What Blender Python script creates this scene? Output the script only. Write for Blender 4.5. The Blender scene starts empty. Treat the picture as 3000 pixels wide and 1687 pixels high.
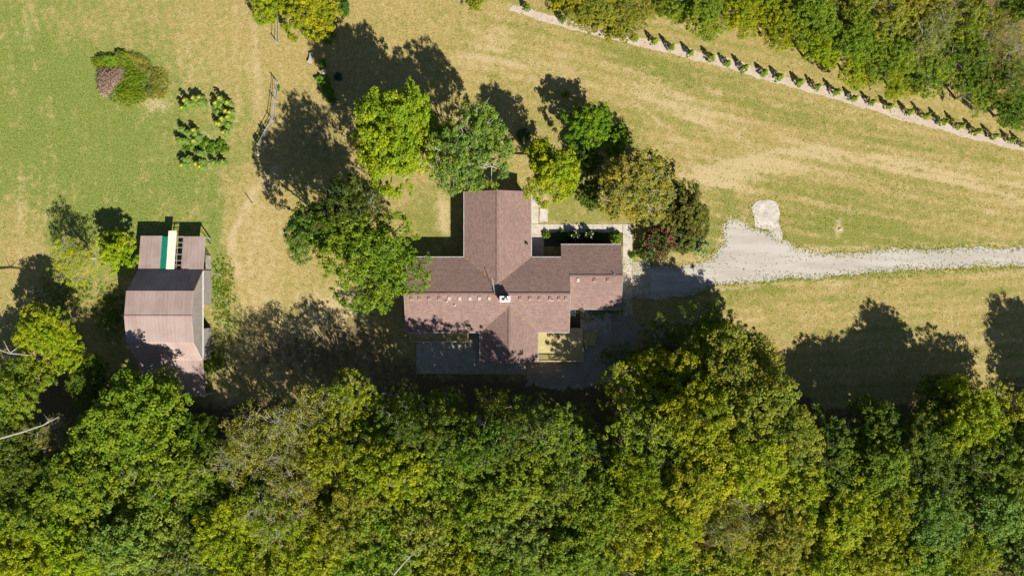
import bpy, math, random
import numpy as np
from mathutils import Vector
R_ = math.radians
scene = bpy.context.scene
col = scene.collection
# ------------------------------------------------------------------ camera, world, sun
PXM, CH = 20.0, 100.0            # photograph pixels per metre on the ground, camera height
cd = bpy.data.cameras.new('camera'); cam = bpy.data.objects.new('camera', cd); col.objects.link(cam)
cam.location = (0, 0, CH); cam.rotation_euler = (0, 0, 0)
cd.sensor_width = 36; cd.lens = 36 * CH / (3000 / PXM); cd.clip_end = 3000; cd.clip_start = 1
scene.camera = cam
SUN_EL, SUN_AZ = R_(38), R_(35)   # azimuth from south towards east
sdir = Vector((math.sin(SUN_AZ) * math.cos(SUN_EL), -math.cos(SUN_AZ) * math.cos(SUN_EL), math.sin(SUN_EL)))
w = bpy.data.worlds.new('World'); scene.world = w; w.use_nodes = True
nt = w.node_tree; bg = nt.nodes['Background']
sky = nt.nodes.new('ShaderNodeTexSky'); sky.sky_type = 'NISHITA'; sky.sun_disc = False; sky.air_density = .8; sky.dust_density = .3; sky.ozone_density = 1
sky.sun_elevation = SUN_EL; sky.sun_rotation = math.pi - SUN_AZ
nt.links.new(sky.outputs[0], bg.inputs[0]); bg.inputs[1].default_value = 0.05
sl = bpy.data.lights.new('sun', 'SUN'); sl.energy = 5.0; sl.angle = R_(0.5); sl.color = (1, .95, .86)
so = bpy.data.objects.new('sun', sl); col.objects.link(so); so.rotation_euler = sdir.to_track_quat('Z', 'Y').to_euler(); so.location = (60, -80, 120)
scene.view_settings.view_transform = 'Standard'; scene.view_settings.look = 'None'
scene.view_settings.exposure = 0.68; scene.view_settings.gamma = 1
scene.cycles.max_bounces = 6; scene.cycles.diffuse_bounces = 3; scene.cycles.transparent_max_bounces = 4

DS = 3000 / 2576
def G(px, py, h=0):               # photograph pixel of a point at height h -> ground plan
    k = (1 - h / CH) / PXM
    return ((px - 1500) * k, (843.5 - py) * k)
def D(dx, dy, h=0): return G(dx * DS, dy * DS, h)
rnd = random.Random(7)

# ------------------------------------------------------------------ helpers
def tag(o, label=None, cat=None, group=None, kind=None):
    if label: o['label'] = label
    if cat: o['category'] = cat
    if group: o['group'] = group
    if kind: o['kind'] = kind
    return o
def empty(name, loc, rz=0):
    o = bpy.data.objects.new(name, None); col.objects.link(o); o.location = loc; o.rotation_euler = (0, 0, rz)
    o.empty_display_size = .3
    return o
class MB:
    def __init__(s): s.v = []; s.f = []; s.m = []
    def add(s, vs, fs, mi=0):
        b = len(s.v); s.v += [tuple(v) for v in vs]; s.f += [tuple(i + b for i in f) for f in fs]; s.m += [mi] * len(fs); return s
    def box(s, x0, y0, z0, x1, y1, z1, mi=0):
        return s.add([(x0, y0, z0), (x1, y0, z0), (x1, y1, z0), (x0, y1, z0), (x0, y0, z1), (x1, y0, z1), (x1, y1, z1), (x0, y1, z1)],
                     [(0, 3, 2, 1), (4, 5, 6, 7), (0, 1, 5, 4), (1, 2, 6, 5), (2, 3, 7, 6), (3, 0, 4, 7)], mi)
    def slab(s, top, t=.12, mi=0):   # extruded downwards polygon (any tilt)
        n = len(top); bot = [(x, y, z - t) for x, y, z in top]
        return s.add(list(top) + bot, [tuple(range(n)), tuple(range(2 * n - 1, n - 1, -1))] + [(i, i + n, (i + 1) % n + n, (i + 1) % n) for i in range(n)], mi)
    def tube(s, pts, rad, n=6, mi=0, cap=True):
        pts = [Vector(p) for p in pts]; b = len(s.v)
        if not isinstance(rad, (list, tuple)): rad = [rad] * len(pts)
        for i, p in enumerate(pts):
            d = (pts[min(i + 1, len(pts) - 1)] - pts[max(i - 1, 0)]).normalized()
            a = d.cross(Vector((0, 0, 1)) if abs(d.z) < .9 else Vector((1, 0, 0))).normalized(); c = d.cross(a)
            for k in range(n):
                t = 2 * math.pi * k / n; s.v.append(tuple(p + (a * math.cos(t) + c * math.sin(t)) * rad[i]))
        for i in range(len(pts) - 1):
            for k in range(n):
                s.f.append((b + i * n + k, b + i * n + (k + 1) % n, b + (i + 1) * n + (k + 1) % n, b + (i + 1) * n + k)); s.m.append(mi)
        if cap:
            s.f.append(tuple(b + (len(pts) - 1) * n + k for k in range(n))); s.m.append(mi)
            s.f.append(tuple(b + n - 1 - k for k in range(n))); s.m.append(mi)
        return s
    def beam(s, p, q, wd, hd, mi=0):
        p, q = Vector(p), Vector(q); d = (q - p).normalized(); a = d.cross(Vector((0, 0, 1)))
        a = (a.normalized() if a.length > .01 else Vector((1, 0, 0))) * wd / 2; c = a.cross(d).normalized() * hd / 2
        vs = [p - a - c, p + a - c, p + a + c, p - a + c, q - a - c, q + a - c, q + a + c, q - a + c]
        return s.add(vs, [(0, 3, 2, 1), (4, 5, 6, 7), (0, 1, 5, 4), (1, 2, 6, 5), (2, 3, 7, 6), (3, 0, 4, 7)], mi)
    def build(s, name, mats, parent=None, smooth=False):
        me = bpy.data.meshes.new(name); me.from_pydata(s.v, [], s.f)
        if not isinstance(mats, (list, tuple)): mats = [mats]
        for m in mats: me.materials.append(m)
        me.polygons.foreach_set('material_index', s.m)
        if smooth: me.polygons.foreach_set('use_smooth', [True] * len(s.f))
        me.update()
        o = bpy.data.objects.new(name, me); col.objects.link(o)
        if parent: o.parent = parent
        return o
# ---- materials
class NB:
    def __init__(s, name, rough=.8, spec=.3):
        s.m = bpy.data.materials.new(name); s.m.use_nodes = True; s.t = s.m.node_tree; s.b = s.t.nodes['Principled BSDF']
        s.b.inputs['Roughness'].default_value = rough; s.b.inputs['Specular IOR Level'].default_value = spec
        s.co = s.n('ShaderNodeTexCoord').outputs['Object']
    def n(s, t, **k):
        n = s.t.nodes.new(t)
        for a, v in k.items(): setattr(n, a, v)
        return n
    def L(s, a, b): s.t.links.new(a, b)
    def mapp(s, sc=(1, 1, 1), rz=0, co=None):
        m = s.n('ShaderNodeMapping'); m.inputs['Scale'].default_value = sc; m.inputs['Rotation'].default_value = (0, 0, rz); s.L(co or s.co, m.inputs[0]); return m.outputs[0]
    def noise(s, scale, det=3, rough=.55, co=None, dist=0):
        n = s.n('ShaderNodeTexNoise'); n.inputs['Scale'].default_value = scale; n.inputs['Detail'].default_value = det
        n.inputs['Roughness'].default_value = rough; n.inputs['Distortion'].default_value = dist; s.L(co or s.co, n.inputs['Vector']); return n.outputs['Fac']
    def ramp(s, f, lo, hi, a=0., b=1.):
        n = s.n('ShaderNodeMapRange'); n.interpolation_type = 'SMOOTHSTEP'
        for i, v in enumerate((lo, hi, a, b)): n.inputs[i + 1].default_value = v
        s.L(f, n.inputs[0]); return n.outputs[0]
    def math(s, op, a, b):
        n = s.n('ShaderNodeMath', operation=op)
        for i, v in enumerate((a, b)):
            if isinstance(v, (int, float)): n.inputs[i].default_value = v
            else: s.L(v, n.inputs[i])
        return n.outputs[0]
    def mix(s, f, a, b, mode='MIX'):
        n = s.n('ShaderNodeMix', data_type='RGBA', blend_type=mode)
        for i, v in ((0, f), (6, a), (7, b)):
            if isinstance(v, (int, float)): n.inputs[i].default_value = v
            elif isinstance(v, tuple): n.inputs[i].default_value = (*v, 1)
            else: s.L(v, n.inputs[i])
        return n.outputs[2]
    def bump(s, h, st=.5, dist=.05):
        n = s.n('ShaderNodeBump'); n.inputs['Strength'].default_value = st; n.inputs['Distance'].default_value = dist; s.L(h, n.inputs['Height']); s.L(n.outputs[0], s.b.inputs['Normal'])
    def col(s, c):
        if isinstance(c, tuple): s.b.inputs['Base Color'].default_value = (*c, 1)
        else: s.L(c, s.b.inputs['Base Color'])
        return s.m
def plain(name, c1, c2, scale=6, rough=.7, spec=.3, metal=0, bump=.2, stretch=(1, 1, 1)):
    b = NB(name, rough, spec); f = b.noise(scale, 4, co=b.mapp(stretch)); b.b.inputs['Metallic'].default_value = metal
    if bump: b.bump(f, bump, .02)
    return b.col(b.mix(b.ramp(f, .3, .7), c1, c2))
def leafmat(name, trans=.2, hv=.35):
    b = NB(name, .6, .12)
    oi = b.n('ShaderNodeObjectInfo'); at = b.n('ShaderNodeAttribute', attribute_name='tint'); ge = b.n('ShaderNodeNewGeometry')
    big = b.noise(.35, 2)
    yel = b.mix(1., oi.outputs['Color'], (1.2, 1.17, .7), 'MULTIPLY')
    drk = b.mix(1., oi.outputs['Color'], (.66, .88, .8), 'MULTIPLY')
    f = b.math('ADD', b.math('MULTIPLY', at.outputs['Fac'], .6), b.math('MULTIPLY', b.ramp(big, .35, .65), .4))
    c = b.mix(b.ramp(f, .1, .9), drk, yel)
    ir = b.math('ADD', b.math('MULTIPLY', ge.outputs['Random Per Island'], .7), .76)
    hs = b.n('ShaderNodeHueSaturation'); b.L(ir, hs.inputs['Value']); b.L(c, hs.inputs['Color'])
    hs.inputs['Saturation'].default_value = 1.0
    b.L(hs.outputs[0], b.b.inputs['Base Color'])
    tr = b.n('ShaderNodeBsdfTranslucent'); b.L(b.mix(1., hs.outputs[0], (1.6, 1.7, .5), 'MULTIPLY'), tr.inputs[0])
    mx = b.n('ShaderNodeMixShader'); mx.inputs[0].default_value = trans
    b.L(b.b.outputs[0], mx.inputs[1]); b.L(tr.outputs[0], mx.inputs[2]); b.L(mx.outputs[0], b.t.nodes['Material Output'].inputs[0])
    return b.m
M = {}
M['leaf'] = leafmat('foliage'); 
M['bark'] = plain('bark', (.10, .075, .05), (.2, .16, .12), 5)
M['palebark'] = plain('pale_bark', (.26, .23, .19), (.44, .40, .34), 5)
M['concrete'] = plain('concrete', (.42, .37, .30), (.55, .49, .40), 1.5, .85)
M['patio'] = plain('patio_concrete', (.33, .31, .24), (.46, .43, .34), 1.1, .85)
M['slabwhite'] = plain('old_concrete', (.42, .37, .32), (.60, .54, .47), .9, .85)
M['trim'] = plain('grey_trim', (.36, .35, .34), (.5, .49, .48), 3, .5)
M['white'] = plain('white_paint', (.75, .73, .70), (.85, .83, .8), 3, .5)
M['ventw'] = plain('vent_sheet', (.42, .36, .32), (.5, .44, .4), 3, .5)
M['cap'] = plain('chimney_cap', (.8, .78, .76), (.88, .86, .84), 3, .6)
M['metalw'] = plain('galvanised', (.5, .5, .5), (.65, .65, .65), 6, .4, .5, .6)
M['black'] = plain('dark_opening', (.01, .01, .01), (.02, .018, .015), 3, .9)
M['brick'] = plain('wall_brick', (.22, .12, .09), (.32, .19, .14), 8)
M['siding'] = plain('siding', (.42, .38, .32), (.5, .46, .4), 4)
M['glass'] = plain('window_glass', (.03, .04, .05), (.05, .06, .07), 2, .08, .6, 0, 0)
M['rust'] = plain('rusty_red_metal', (.35, .10, .05), (.5, .2, .1), 9)
M['oldwood'] = plain('weathered_wood', (.24, .215, .19), (.42, .38, .34), 5, .85, stretch=(1, 1, .2))
M['darkpipe'] = plain('dark_pipe', (.03, .025, .025), (.05, .04, .04), 5)
M['orange'] = plain('orange_rust', (.45, .17, .07), (.5, .22, .1), 9)
M['cream'] = plain('cream_sheet', (.80, .72, .56), (.86, .78, .62), 1.2, .5)
M['rock'] = plain('pale_stone', (.34, .30, .26), (.48, .43, .39), 7)
M['petalw'] = plain('cream_petals', (.75, .68, .45), (.85, .8, .62), 9)
M['petaly'] = plain('yellow_petals', (.70, .55, .01), (.78, .62, .02), 9)
M['petalp'] = plain('pink_petals', (.45, .05, .09), (.62, .13, .17), 9)
M['mulch'] = plain('red_mulch', (.06, .025, .02), (.10, .04, .03), 6)
M['bluefan'] = plain('fan_metal', (.10, .16, .2), (.16, .24, .28), 6, .4)

def shingle(name, vertical):
    b = NB(name, .85, .2)
    br = b.n('ShaderNodeTexBrick'); br.inputs['Scale'].default_value = 1; br.inputs['Brick Width'].default_value = .42; br.inputs['Row Height'].default_value = .21
    br.inputs['Mortar Size'].default_value = .022; br.inputs['Mortar Smooth'].default_value = .6; br.inputs['Bias'].default_value = -.1
    br.inputs['Color1'].default_value = (.225, .145, .122, 1); br.inputs['Color2'].default_value = (.31, .205, .175, 1); br.inputs['Mortar'].default_value = (.16, .09, .07, 1)
    b.L(b.mapp(rz=math.pi / 2 if vertical else 0), br.inputs['Vector'])
    st = b.noise(.35, 4, .6, dist=.4); fine = b.noise(5, 4, .7)
    c = b.mix(b.ramp(st, .42, .75, 0, .5), br.outputs['Color'], (.17, .12, .095)); c = b.mix(b.ramp(b.noise(.9, 5, .7, co=b.mapp((.25, 1.4, 1) if vertical else (1.4, .25, 1))), .5, .75, 0, .45), c, (.14, .10, .085))
    c = b.mix(b.ramp(fine, .4, .75, 0, .3), c, (.41, .285, .245))
    sp = b.noise(14, 2, .6)
    c = b.mix(b.ramp(sp, .55, .75, 0, .3), c, (.2, .16, .2))
    h = b.math('ADD', br.outputs['Fac'], b.math('MULTIPLY', fine, -.5)); b.bump(h, -.5, .02)
    return b.col(c)
M['shx'] = shingle('roof_shingles_courses_east_west', False)
M['shy'] = shingle('roof_shingles_courses_north_south', True)
def metalroof(name, c1, c2, c3):
    b = NB(name, .8, .15)
    wv = b.n('ShaderNodeTexWave', wave_type='BANDS', bands_direction='X'); wv.inputs['Scale'].default_value = .6; b.L(b.co, wv.inputs[0])
    wv.inputs['Distortion'].default_value = 0
    st = b.noise(1.6, 4, .6, co=b.mapp((1.6, .12, .12))); big = b.noise(.35, 3)
    c = b.mix(b.ramp(st, .1, .95), c1, c2); c = b.mix(b.ramp(big, .35, .7, 0, .7), c, c3)
    c = b.mix(b.ramp(wv.outputs['Fac'], .0, .25, .12, 0), c, (.12, .07, .06))
    return b.col(c)
M['barnroof'] = metalroof('faded_red_metal_roof', (.30, .215, .185), (.385, .285, .25), (.43, .335, .295))
M['greenroof'] = plain('green_sheet', (.005, .16, .105), (.01, .21, .14), 2, .5)
def boards(name, axis, pitch, c1, c2, dark=(.05, .04, .035)):
    b = NB(name, .8, .2)
    wv = b.n('ShaderNodeTexWave', wave_type='BANDS', bands_direction=axis, wave_profile='SAW'); wv.inputs['Scale'].default_value = .314 / pitch; b.L(b.co, wv.inputs[0])
    sc = {'X': (1, .1, .1), 'Y': (.15, 1, 1), 'Z': (.15, .15, 1)}[axis]
    st = b.noise(6, 4, .65, co=b.mapp(sc)); big = b.noise(.8, 3)
    c = b.mix(b.ramp(st, .3, .7), c1, c2); c = b.mix(b.ramp(big, .4, .8, 0, .4), c, c1)
    c = b.mix(b.ramp(wv.outputs['Fac'], .0, .12, .85, 0), c, dark); b.bump(wv.outputs['Fac'], .3, .02)
    return b.col(c)
M['deckx'] = boards('deck_boards', 'Y', .16, (.42, .34, .14), (.56, .47, .23))
M['decky'] = boards('deck_boards_across', 'X', .16, (.36, .27, .10), (.48, .38, .16))
M['barnwood'] = boards('barn_boards', 'Y', .3, (.20, .17, .15), (.42, .38, .36))
M['barnwoodx'] = boards('barn_boards_north', 'X', .3, (.20, .17, .15), (.42, .38, .36))

# ------------------------------------------------------------------ ground (colour of the turf itself: green, straw, leaf litter)
def lin(a, b, st): return np.arange(a, b + 1e-6, st)
gx = np.concatenate([[-700, -400, -250, -160, -120], lin(-98, 98, .4), [120, 160, 250, 400, 700]])
gy = np.concatenate([[-700, -400, -250, -160, -100], lin(-66, 66, .4), [100, 160, 250, 400, 700]])
XX, YY = np.meshgrid(gx, gy); xd = (XX * 20 + 1500) / DS; yd = (843.5 - YY * 20) / DS
def blob(x, y, rx, ry, rot=0):
    c, s = math.cos(R_(rot)), math.sin(R_(rot)); u = (xd - x) * c + (yd - y) * s; v = -(xd - x) * s + (yd - y) * c
    return np.exp(-((u / rx) ** 2 + (v / ry) ** 2))
def line(pts, wd):
    dm = np.full(xd.shape, 1e9)
    for (x0, y0), (x1, y1) in zip(pts[:-1], pts[1:]):
        dx, dy = x1 - x0, y1 - y0; t = np.clip(((xd - x0) * dx + (yd - y0) * dy) / (dx * dx + dy * dy), 0, 1)
        dm = np.minimum(dm, np.hypot(xd - x0 - t * dx, yd - y0 - t * dy))
    return np.exp(-(dm / wd) ** 2)
g = .27 + .0 * xd
for x, y, rx, ry, rot, a in [(170, 330, 300, 330, 0, .66), (480, 480, 170, 130, 0, .3), (60, 60, 120, 160, 0, .25), (250, 560, 200, 60, 0, .2), (720, 130, 260, 150, 0, -.25), (240, 60, 160, 50, 0, -.2),
        (645, 600, 90, 170, 0, -.55), (60, 620, 110, 120, 0, -.35), (545, 620, 22, 120, 0, .75), (1080, 560, 70, 90, 0, .6), (1430, 460, 60, 80, 0, .6), (1480, 545, 100, 18, 0, .3),
        (1640, 165, 110, 26, 20, .6), (1470, 65, 110, 22, 15, .5), (2130, 560, 170, 60, 0, .7), (2010, 480, 120, 14, 10, .3), (1830, 500, 20, 60, -20, .4), (1800, 610, 26, 70, 0, .7), (2350, 612, 250, 14, 0, .5), (1880, 730, 120, 30, 0, .5), (2250, 690, 350, 10, -3, .6),
        (2000, 270, 300, 30, 17, .25), (350, 230, 110, 90, 20, .3), (1560, 380, 60, 120, 35, .35), (300, 640, 150, 90, 0, .15), (560, 820, 60, 90, 0, .3), (520, 350, 60, 90, 0, .25), (1420, 330, 60, 60, 0, .25), (2400, 720, 50, 18, 0, .35), (1850, 250, 200, 14, 17, .3), (2300, 460, 160, 40, 17, .2)]:
    g += a * blob(x, y, rx, ry, rot)
d = .2 + .0 * xd
for x, y, rx, ry, rot, a in [(1900, 425, 150, 32, -5, .75), (1800, 455, 70, 30, 0, .5), (2050, 385, 60, 12, 10, .6), (645, 640, 70, 150, 0, .45), (80, 520, 60, 160, 0, .15), (1115, 545, 18, 60, 0, .9), (830, 770, 90, 60, 0, .5), (400, 265, 40, 25, 0, .7), (900, 760, 60, 40, 0, .4),
        (1250, 120, 120, 60, 20, .4), (1700, 260, 160, 40, 30, .45), (500, 150, 90, 60, 0, .2), (640, 180, 30, 120, 0, .3), (2110, 575, 10, 20, 0, 1.2), (60, 80, 40, 60, 0, .3), (1990, 650, 90, 20, 0, .5), (560, 1000, 60, 60, 0, .5), (760, 880, 250, 90, 0, .5), (1370, 480, 12, 60, 0, .6), (505, 335, 36, 9, 0, .5), (532, 375, 12, 50, 0, .5), (590, 310, 10, 50, 0, .4), (560, 480, 70, 6, 0, .4), (1990, 635, 110, 14, 0, .6), (1850, 560, 40, 22, 0, .6), (2400, 860, 200, 60, 0, .15)]:
    d += a * blob(x, y, rx, ry, rot)
for pts, wd, a in [([(1130, 140), (1400, 170), (1600, 230), (1900, 370), (2150, 400), (2576, 500)], 13, .28), ([(1180, 200), (1450, 200), (1650, 300), (1760, 420)], 12, .2), ([(1700, 240), (2000, 350), (2250, 430), (2576, 470)], 7, .4), ([(1900, 400), (2200, 470), (2576, 560)], 9, .35),
        ([(600, 700), (580, 600), (640, 480), (700, 420)], 10, .5), ([(230, 290), (420, 240)], 10, .1), ([(60, 450), (45, 600), (70, 740)], 9, .25), ([(640, 60), (650, 300)], 8, .3), ([(590, 20), (600, 300)], 8, .25), ([(2200, 390), (2576, 440)], 5, .6), ([(2150, 402), (2450, 468), (2576, 505)], 5, .8), ([(2180, 392), (2400, 440), (2576, 470)], 5, .8), ([(1760, 430), (1950, 383), (2080, 376)], 6, .4), ([(1660, 660), (1790, 652), (1835, 560)], 7, .6), ([(2010, 628), (2300, 618), (2576, 614)], 6, .45), ([(1780, 728), (2000, 708), (2250, 688), (2576, 677)], 6, .4), ([(1590, 250), (1800, 420), (1860, 470)], 5, .3)]:
    L_ = line(pts, wd); d += a * L_; g -= .4 * a * L_
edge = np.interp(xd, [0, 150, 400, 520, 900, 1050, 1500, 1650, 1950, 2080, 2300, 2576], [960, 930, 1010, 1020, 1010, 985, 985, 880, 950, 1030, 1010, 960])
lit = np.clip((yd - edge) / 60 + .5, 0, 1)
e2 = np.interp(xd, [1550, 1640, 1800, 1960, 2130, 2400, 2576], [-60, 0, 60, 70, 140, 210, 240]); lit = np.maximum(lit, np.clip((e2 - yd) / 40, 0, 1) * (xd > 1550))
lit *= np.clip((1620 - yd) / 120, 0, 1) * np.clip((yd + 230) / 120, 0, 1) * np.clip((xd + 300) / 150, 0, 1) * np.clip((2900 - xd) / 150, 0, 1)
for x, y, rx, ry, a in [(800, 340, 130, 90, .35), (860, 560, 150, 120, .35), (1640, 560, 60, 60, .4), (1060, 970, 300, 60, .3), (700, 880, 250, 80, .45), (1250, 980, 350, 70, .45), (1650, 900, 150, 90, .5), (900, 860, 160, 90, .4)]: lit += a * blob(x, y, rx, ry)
def dist(pts):
    dm = np.full(xd.shape, 1e9); sg = np.ones(xd.shape)
    for (x0, y0), (x1, y1) in zip(pts[:-1], pts[1:]):
        dx, dy = x1 - x0, y1 - y0; t = np.clip(((xd - x0) * dx + (yd - y0) * dy) / (dx * dx + dy * dy), 0, 1); q = np.hypot(xd - x0 - t * dx, yd - y0 - t * dy)
        m_ = q < dm; dm = np.where(m_, q, dm); sg = np.where(m_, np.sign(dx * (yd - y0) - dy * (xd - x0)), sg)
    return dm * sg / 17.2
tt = np.linspace(0, 1, 24); crv = [(900 + 1900 * t, 120 + 60 * t + 330 * t ** 1.3 + 60 * math.sin(3.1 * t)) for t in tt]
MOW = np.where(yd < 620, np.where(xd > 900, dist(crv), dist([(560 + 60 * math.sin(t * 3), -50 + 800 * t) for t in tt])), dist([(1700, 690), (2800, 640)]))
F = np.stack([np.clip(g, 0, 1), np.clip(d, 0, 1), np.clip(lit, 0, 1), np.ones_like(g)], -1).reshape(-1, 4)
ny, nx = XX.shape; idx = np.arange(nx * ny).reshape(ny, nx)
me = bpy.data.meshes.new('ground'); V = np.stack([XX, YY, np.zeros_like(XX)], -1).reshape(-1, 3)
Q = np.stack([idx[:-1, :-1], idx[:-1, 1:], idx[1:, 1:], idx[1:, :-1]], -1).reshape(-1, 4)
def fillmesh(me, V, Q):
    me.vertices.add(len(V)); me.vertices.foreach_set('co', V.astype(np.float32).ravel())
    me.loops.add(Q.size); me.loops.foreach_set('vertex_index', Q.astype(np.int32).ravel())
    me.polygons.add(len(Q)); me.polygons.foreach_set('loop_start', np.arange(0, Q.size, Q.shape[1], dtype=np.int32))
    try: me.polygons.foreach_set('loop_total', np.full(len(Q), Q.shape[1], dtype=np.int32))
    except Exception: pass
    me.update(calc_edges=True)
fillmesh(me, V, Q)
ma = me.attributes.new('mow', 'FLOAT', 'POINT'); ma.data.foreach_set('value', MOW.astype(np.float32).ravel())
ca = me.color_attributes.new('field', 'FLOAT_COLOR', 'POINT'); ca.data.foreach_set('color', F.astype(np.float32).ravel())
b = NB('turf', .9, .12)
at = b.n('ShaderNodeAttribute', attribute_name='field'); sp = b.n('ShaderNodeSeparateColor'); b.L(at.outputs['Color'], sp.inputs[0])
n1 = b.noise(.22, 4, .6, dist=.5); n2 = b.noise(1.1, 5, .65, dist=.3); n3 = b.noise(5.5, 4, .7); n4 = b.noise(2.6, 3, .7, co=b.mapp((.6, 2.2, 1), R_(-20)))
mot = b.math('ADD', b.math('MULTIPLY', b.math('SUBTRACT', n1, .5), 1.1), b.math('ADD', b.math('MULTIPLY', b.math('SUBTRACT', n2, .5), 1.6), b.math('MULTIPLY', b.math('SUBTRACT', n3, .5), 1.6)))
sx = b.n('ShaderNodeSeparateXYZ'); b.L(b.co, sx.inputs[0]); MSC = b.ramp(sx.outputs[0], -20, 5, .45, 1.2)
mo = b.n('ShaderNodeAttribute', attribute_name='mow'); mw = b.math('ADD', mo.outputs['Fac'], b.math('MULTIPLY', n1, 1.2))
ms = b.math('ADD', b.math('SINE', b.math('MULTIPLY', mw, 3.9), 0), b.math('MULTIPLY', b.math('SINE', b.math('MULTIPLY', mw, 1.45), 0), .8))
ms = b.math('MULTIPLY', b.math('MULTIPLY', ms, b.ramp(b.noise(.12, 3), .38, .62, .03, .17)), MSC)
mot = b.math('ADD', mot, ms)
gg = b.ramp(b.math('ADD', sp.outputs[0], mot), .12, .88)
straw = b.mix(b.ramp(n4, .3, .7), (.31, .225, .060), (.45, .345, .120))
straw = b.mix(b.ramp(b.noise(1.7, 5, .75, dist=.6), .5, .62, 0, .6), straw, (.56, .45, .24))
straw = b.mix(b.ramp(b.noise(.9, 5, .75, co=b.mapp((1, 1, 1), .7)), .5, .68, 0, .6), straw, (.26, .22, .045))
green = b.mix(b.ramp(n3, .3, .7), (.10, .165, .018), (.225, .285, .045)); green = b.mix(b.ramp(b.noise(1.3, 5, .75), .5, .66, 0, .55), green, (.11, .20, .03))
sx0 = b.n('ShaderNodeSeparateXYZ'); b.L(b.co, sx0.inputs[0])
olv = b.mix(b.ramp(n3, .3, .7), (.150, .165, .022), (.27, .262, .045))
green = b.mix(b.ramp(b.math('ADD', sx0.outputs[0], b.math('MULTIPLY', n1, 14)), -35, -10, 0, .75), green, olv)
c = b.mix(gg, straw, green)
dd = b.ramp(b.math('ADD', sp.outputs[1], b.math('MULTIPLY', mot, -.9)), .3, 1.0, 0, .85)
c = b.mix(dd, c, (.56, .44, .23))
c = b.mix(b.ramp(b.noise(5, 4, .8), .48, .66, 0, .6), c, (.60, .47, .26))
c = b.mix(b.ramp(b.noise(4.5, 4, .8, co=b.mapp((1, 1, 1), 1)), .5, .66, 0, .5), c, (.13, .125, .022))
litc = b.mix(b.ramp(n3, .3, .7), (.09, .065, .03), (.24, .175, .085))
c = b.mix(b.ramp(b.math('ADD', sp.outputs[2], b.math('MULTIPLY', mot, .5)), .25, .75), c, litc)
b.bump(b.math('ADD', n3, b.math('MULTIPLY', b.noise(14, 2, .7), .6)), .9, .12)
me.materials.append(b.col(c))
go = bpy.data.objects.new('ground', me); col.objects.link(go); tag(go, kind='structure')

def ragged(pts, amp=.25, step=.35, seed=1):
    rs_ = np.random.default_rng(seed); P = []
    n = len(pts)
    for i in range(n):
        (x0, y0), (x1, y1) = pts[i], pts[(i + 1) % n]; L = math.hypot(x1 - x0, y1 - y0) + 1e-6; k = max(1, int(L / (step * .5)))
        for j in range(k): P.append((x0 + (x1 - x0) * j / k, y0 + (y1 - y0) * j / k, -(y1 - y0) / L, (x1 - x0) / L))
    m = len(P); off = np.zeros(m)
    for w_, a_ in ((2, .35), (6, .5), (20, .7)):
        z = rs_.normal(size=m); kk = np.ones(w_) / w_; off += np.convolve(np.concatenate([z[-w_:], z, z[:w_]]), kk, 'same')[w_:-w_] * math.sqrt(w_) * a_
    off = off / off.std() * amp * .6
    return [(x + nx_ * o_, y + ny_ * o_) for (x, y, nx_, ny_), o_ in zip(P, off)]
EDGE = []
def sheet(name, pts, z, mat, kind='structure', amp=0, seed=1, t=0, label=None, cat=None, step=.35):
    if amp: pts = ragged(pts, amp, step, seed); EDGE.extend(pts if name in ('driveway', 'concrete_slab') else [])
    mb = MB()
    if t: mb.slab([(x, y, z) for x, y in (pts if sum(a[0] * b_[1] - b_[0] * a[1] for a, b_ in zip(pts, pts[1:] + pts[:1])) > 0 else pts[::-1])], t)
    else: mb.add([(x, y, z) for x, y in pts], [tuple(range(len(pts)))])
    o = mb.build(name, mat); 
    if sum(a[0] * b_[1] - b_[0] * a[1] for a, b_ in zip(pts, pts[1:] + pts[:1])) < 0 and not t: o.data.flip_normals()
    return tag(o, label, cat, kind=kind)
def gravelmat(name, c1, c2, c3, mp=(1, 1, 1)):
    b = NB(name, .95, .1); a = b.noise(.7, 5, .65, co=b.mapp(mp)); f = b.noise(9, 3, .8); e = b.noise(2.2, 4, .7)
    c = b.mix(b.ramp(a, .35, .65), c1, c2); c = b.mix(b.ramp(f, .35, .7, 0, .6), c, c3)
    c = b.mix(b.ramp(e, .62, .72, 0, .55), c, (.30, .27, .12))
    b.bump(f, .5, .03); return b.col(c)
M['gravel'] = gravelmat('gravel', (.35, .315, .262), (.465, .425, .37), (.55, .505, .445), (.12, 1.1, 1))
M['strip'] = gravelmat('pale_mulch', (.42, .33, .25), (.50, .41, .32), (.58, .49, .40))
M['gravyard'] = gravelmat('gravel_yard', (.26, .21, .16), (.36, .30, .23), (.45, .38, .30))
dp = lambda L: [D(x, y) for x, y in L]
sp_ = lambda L: [G(x, y) for x, y in L]
sheet('driveway', dp([(1562, 655), (1640, 668), (1700, 672), (1760, 662), (1795, 648), (1822, 618), (1815, 562), (1840, 548), (1890, 572), (1935, 585), (1968, 604), (2012, 626), (2080, 640), (2200, 630), (2350, 624), (2576, 621), (2800, 618),
    (2800, 660), (2576, 670), (2400, 674), (2250, 681), (2100, 693), (2000, 702), (1850, 713), (1780, 722), (1740, 745), (1640, 752), (1562, 745)]), .004, M['gravel'], amp=.22, seed=3, step=.22)
sheet('shrub_bed', dp([(1290, 12), (1400, 42), (1500, 72), (1580, 90), (1700, 112), (1850, 152), (2000, 200), (2150, 240), (2300, 288), (2450, 332), (2576, 362), (2650, 380), (2650, 402), (2576, 381), (2430, 345), (2290, 308), (2140, 262), (1990, 220), (1840, 175), (1690, 138), (1570, 108), (1480, 85), (1380, 60), (1280, 28)]), .004, M['strip'], amp=.14, seed=4)
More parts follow.
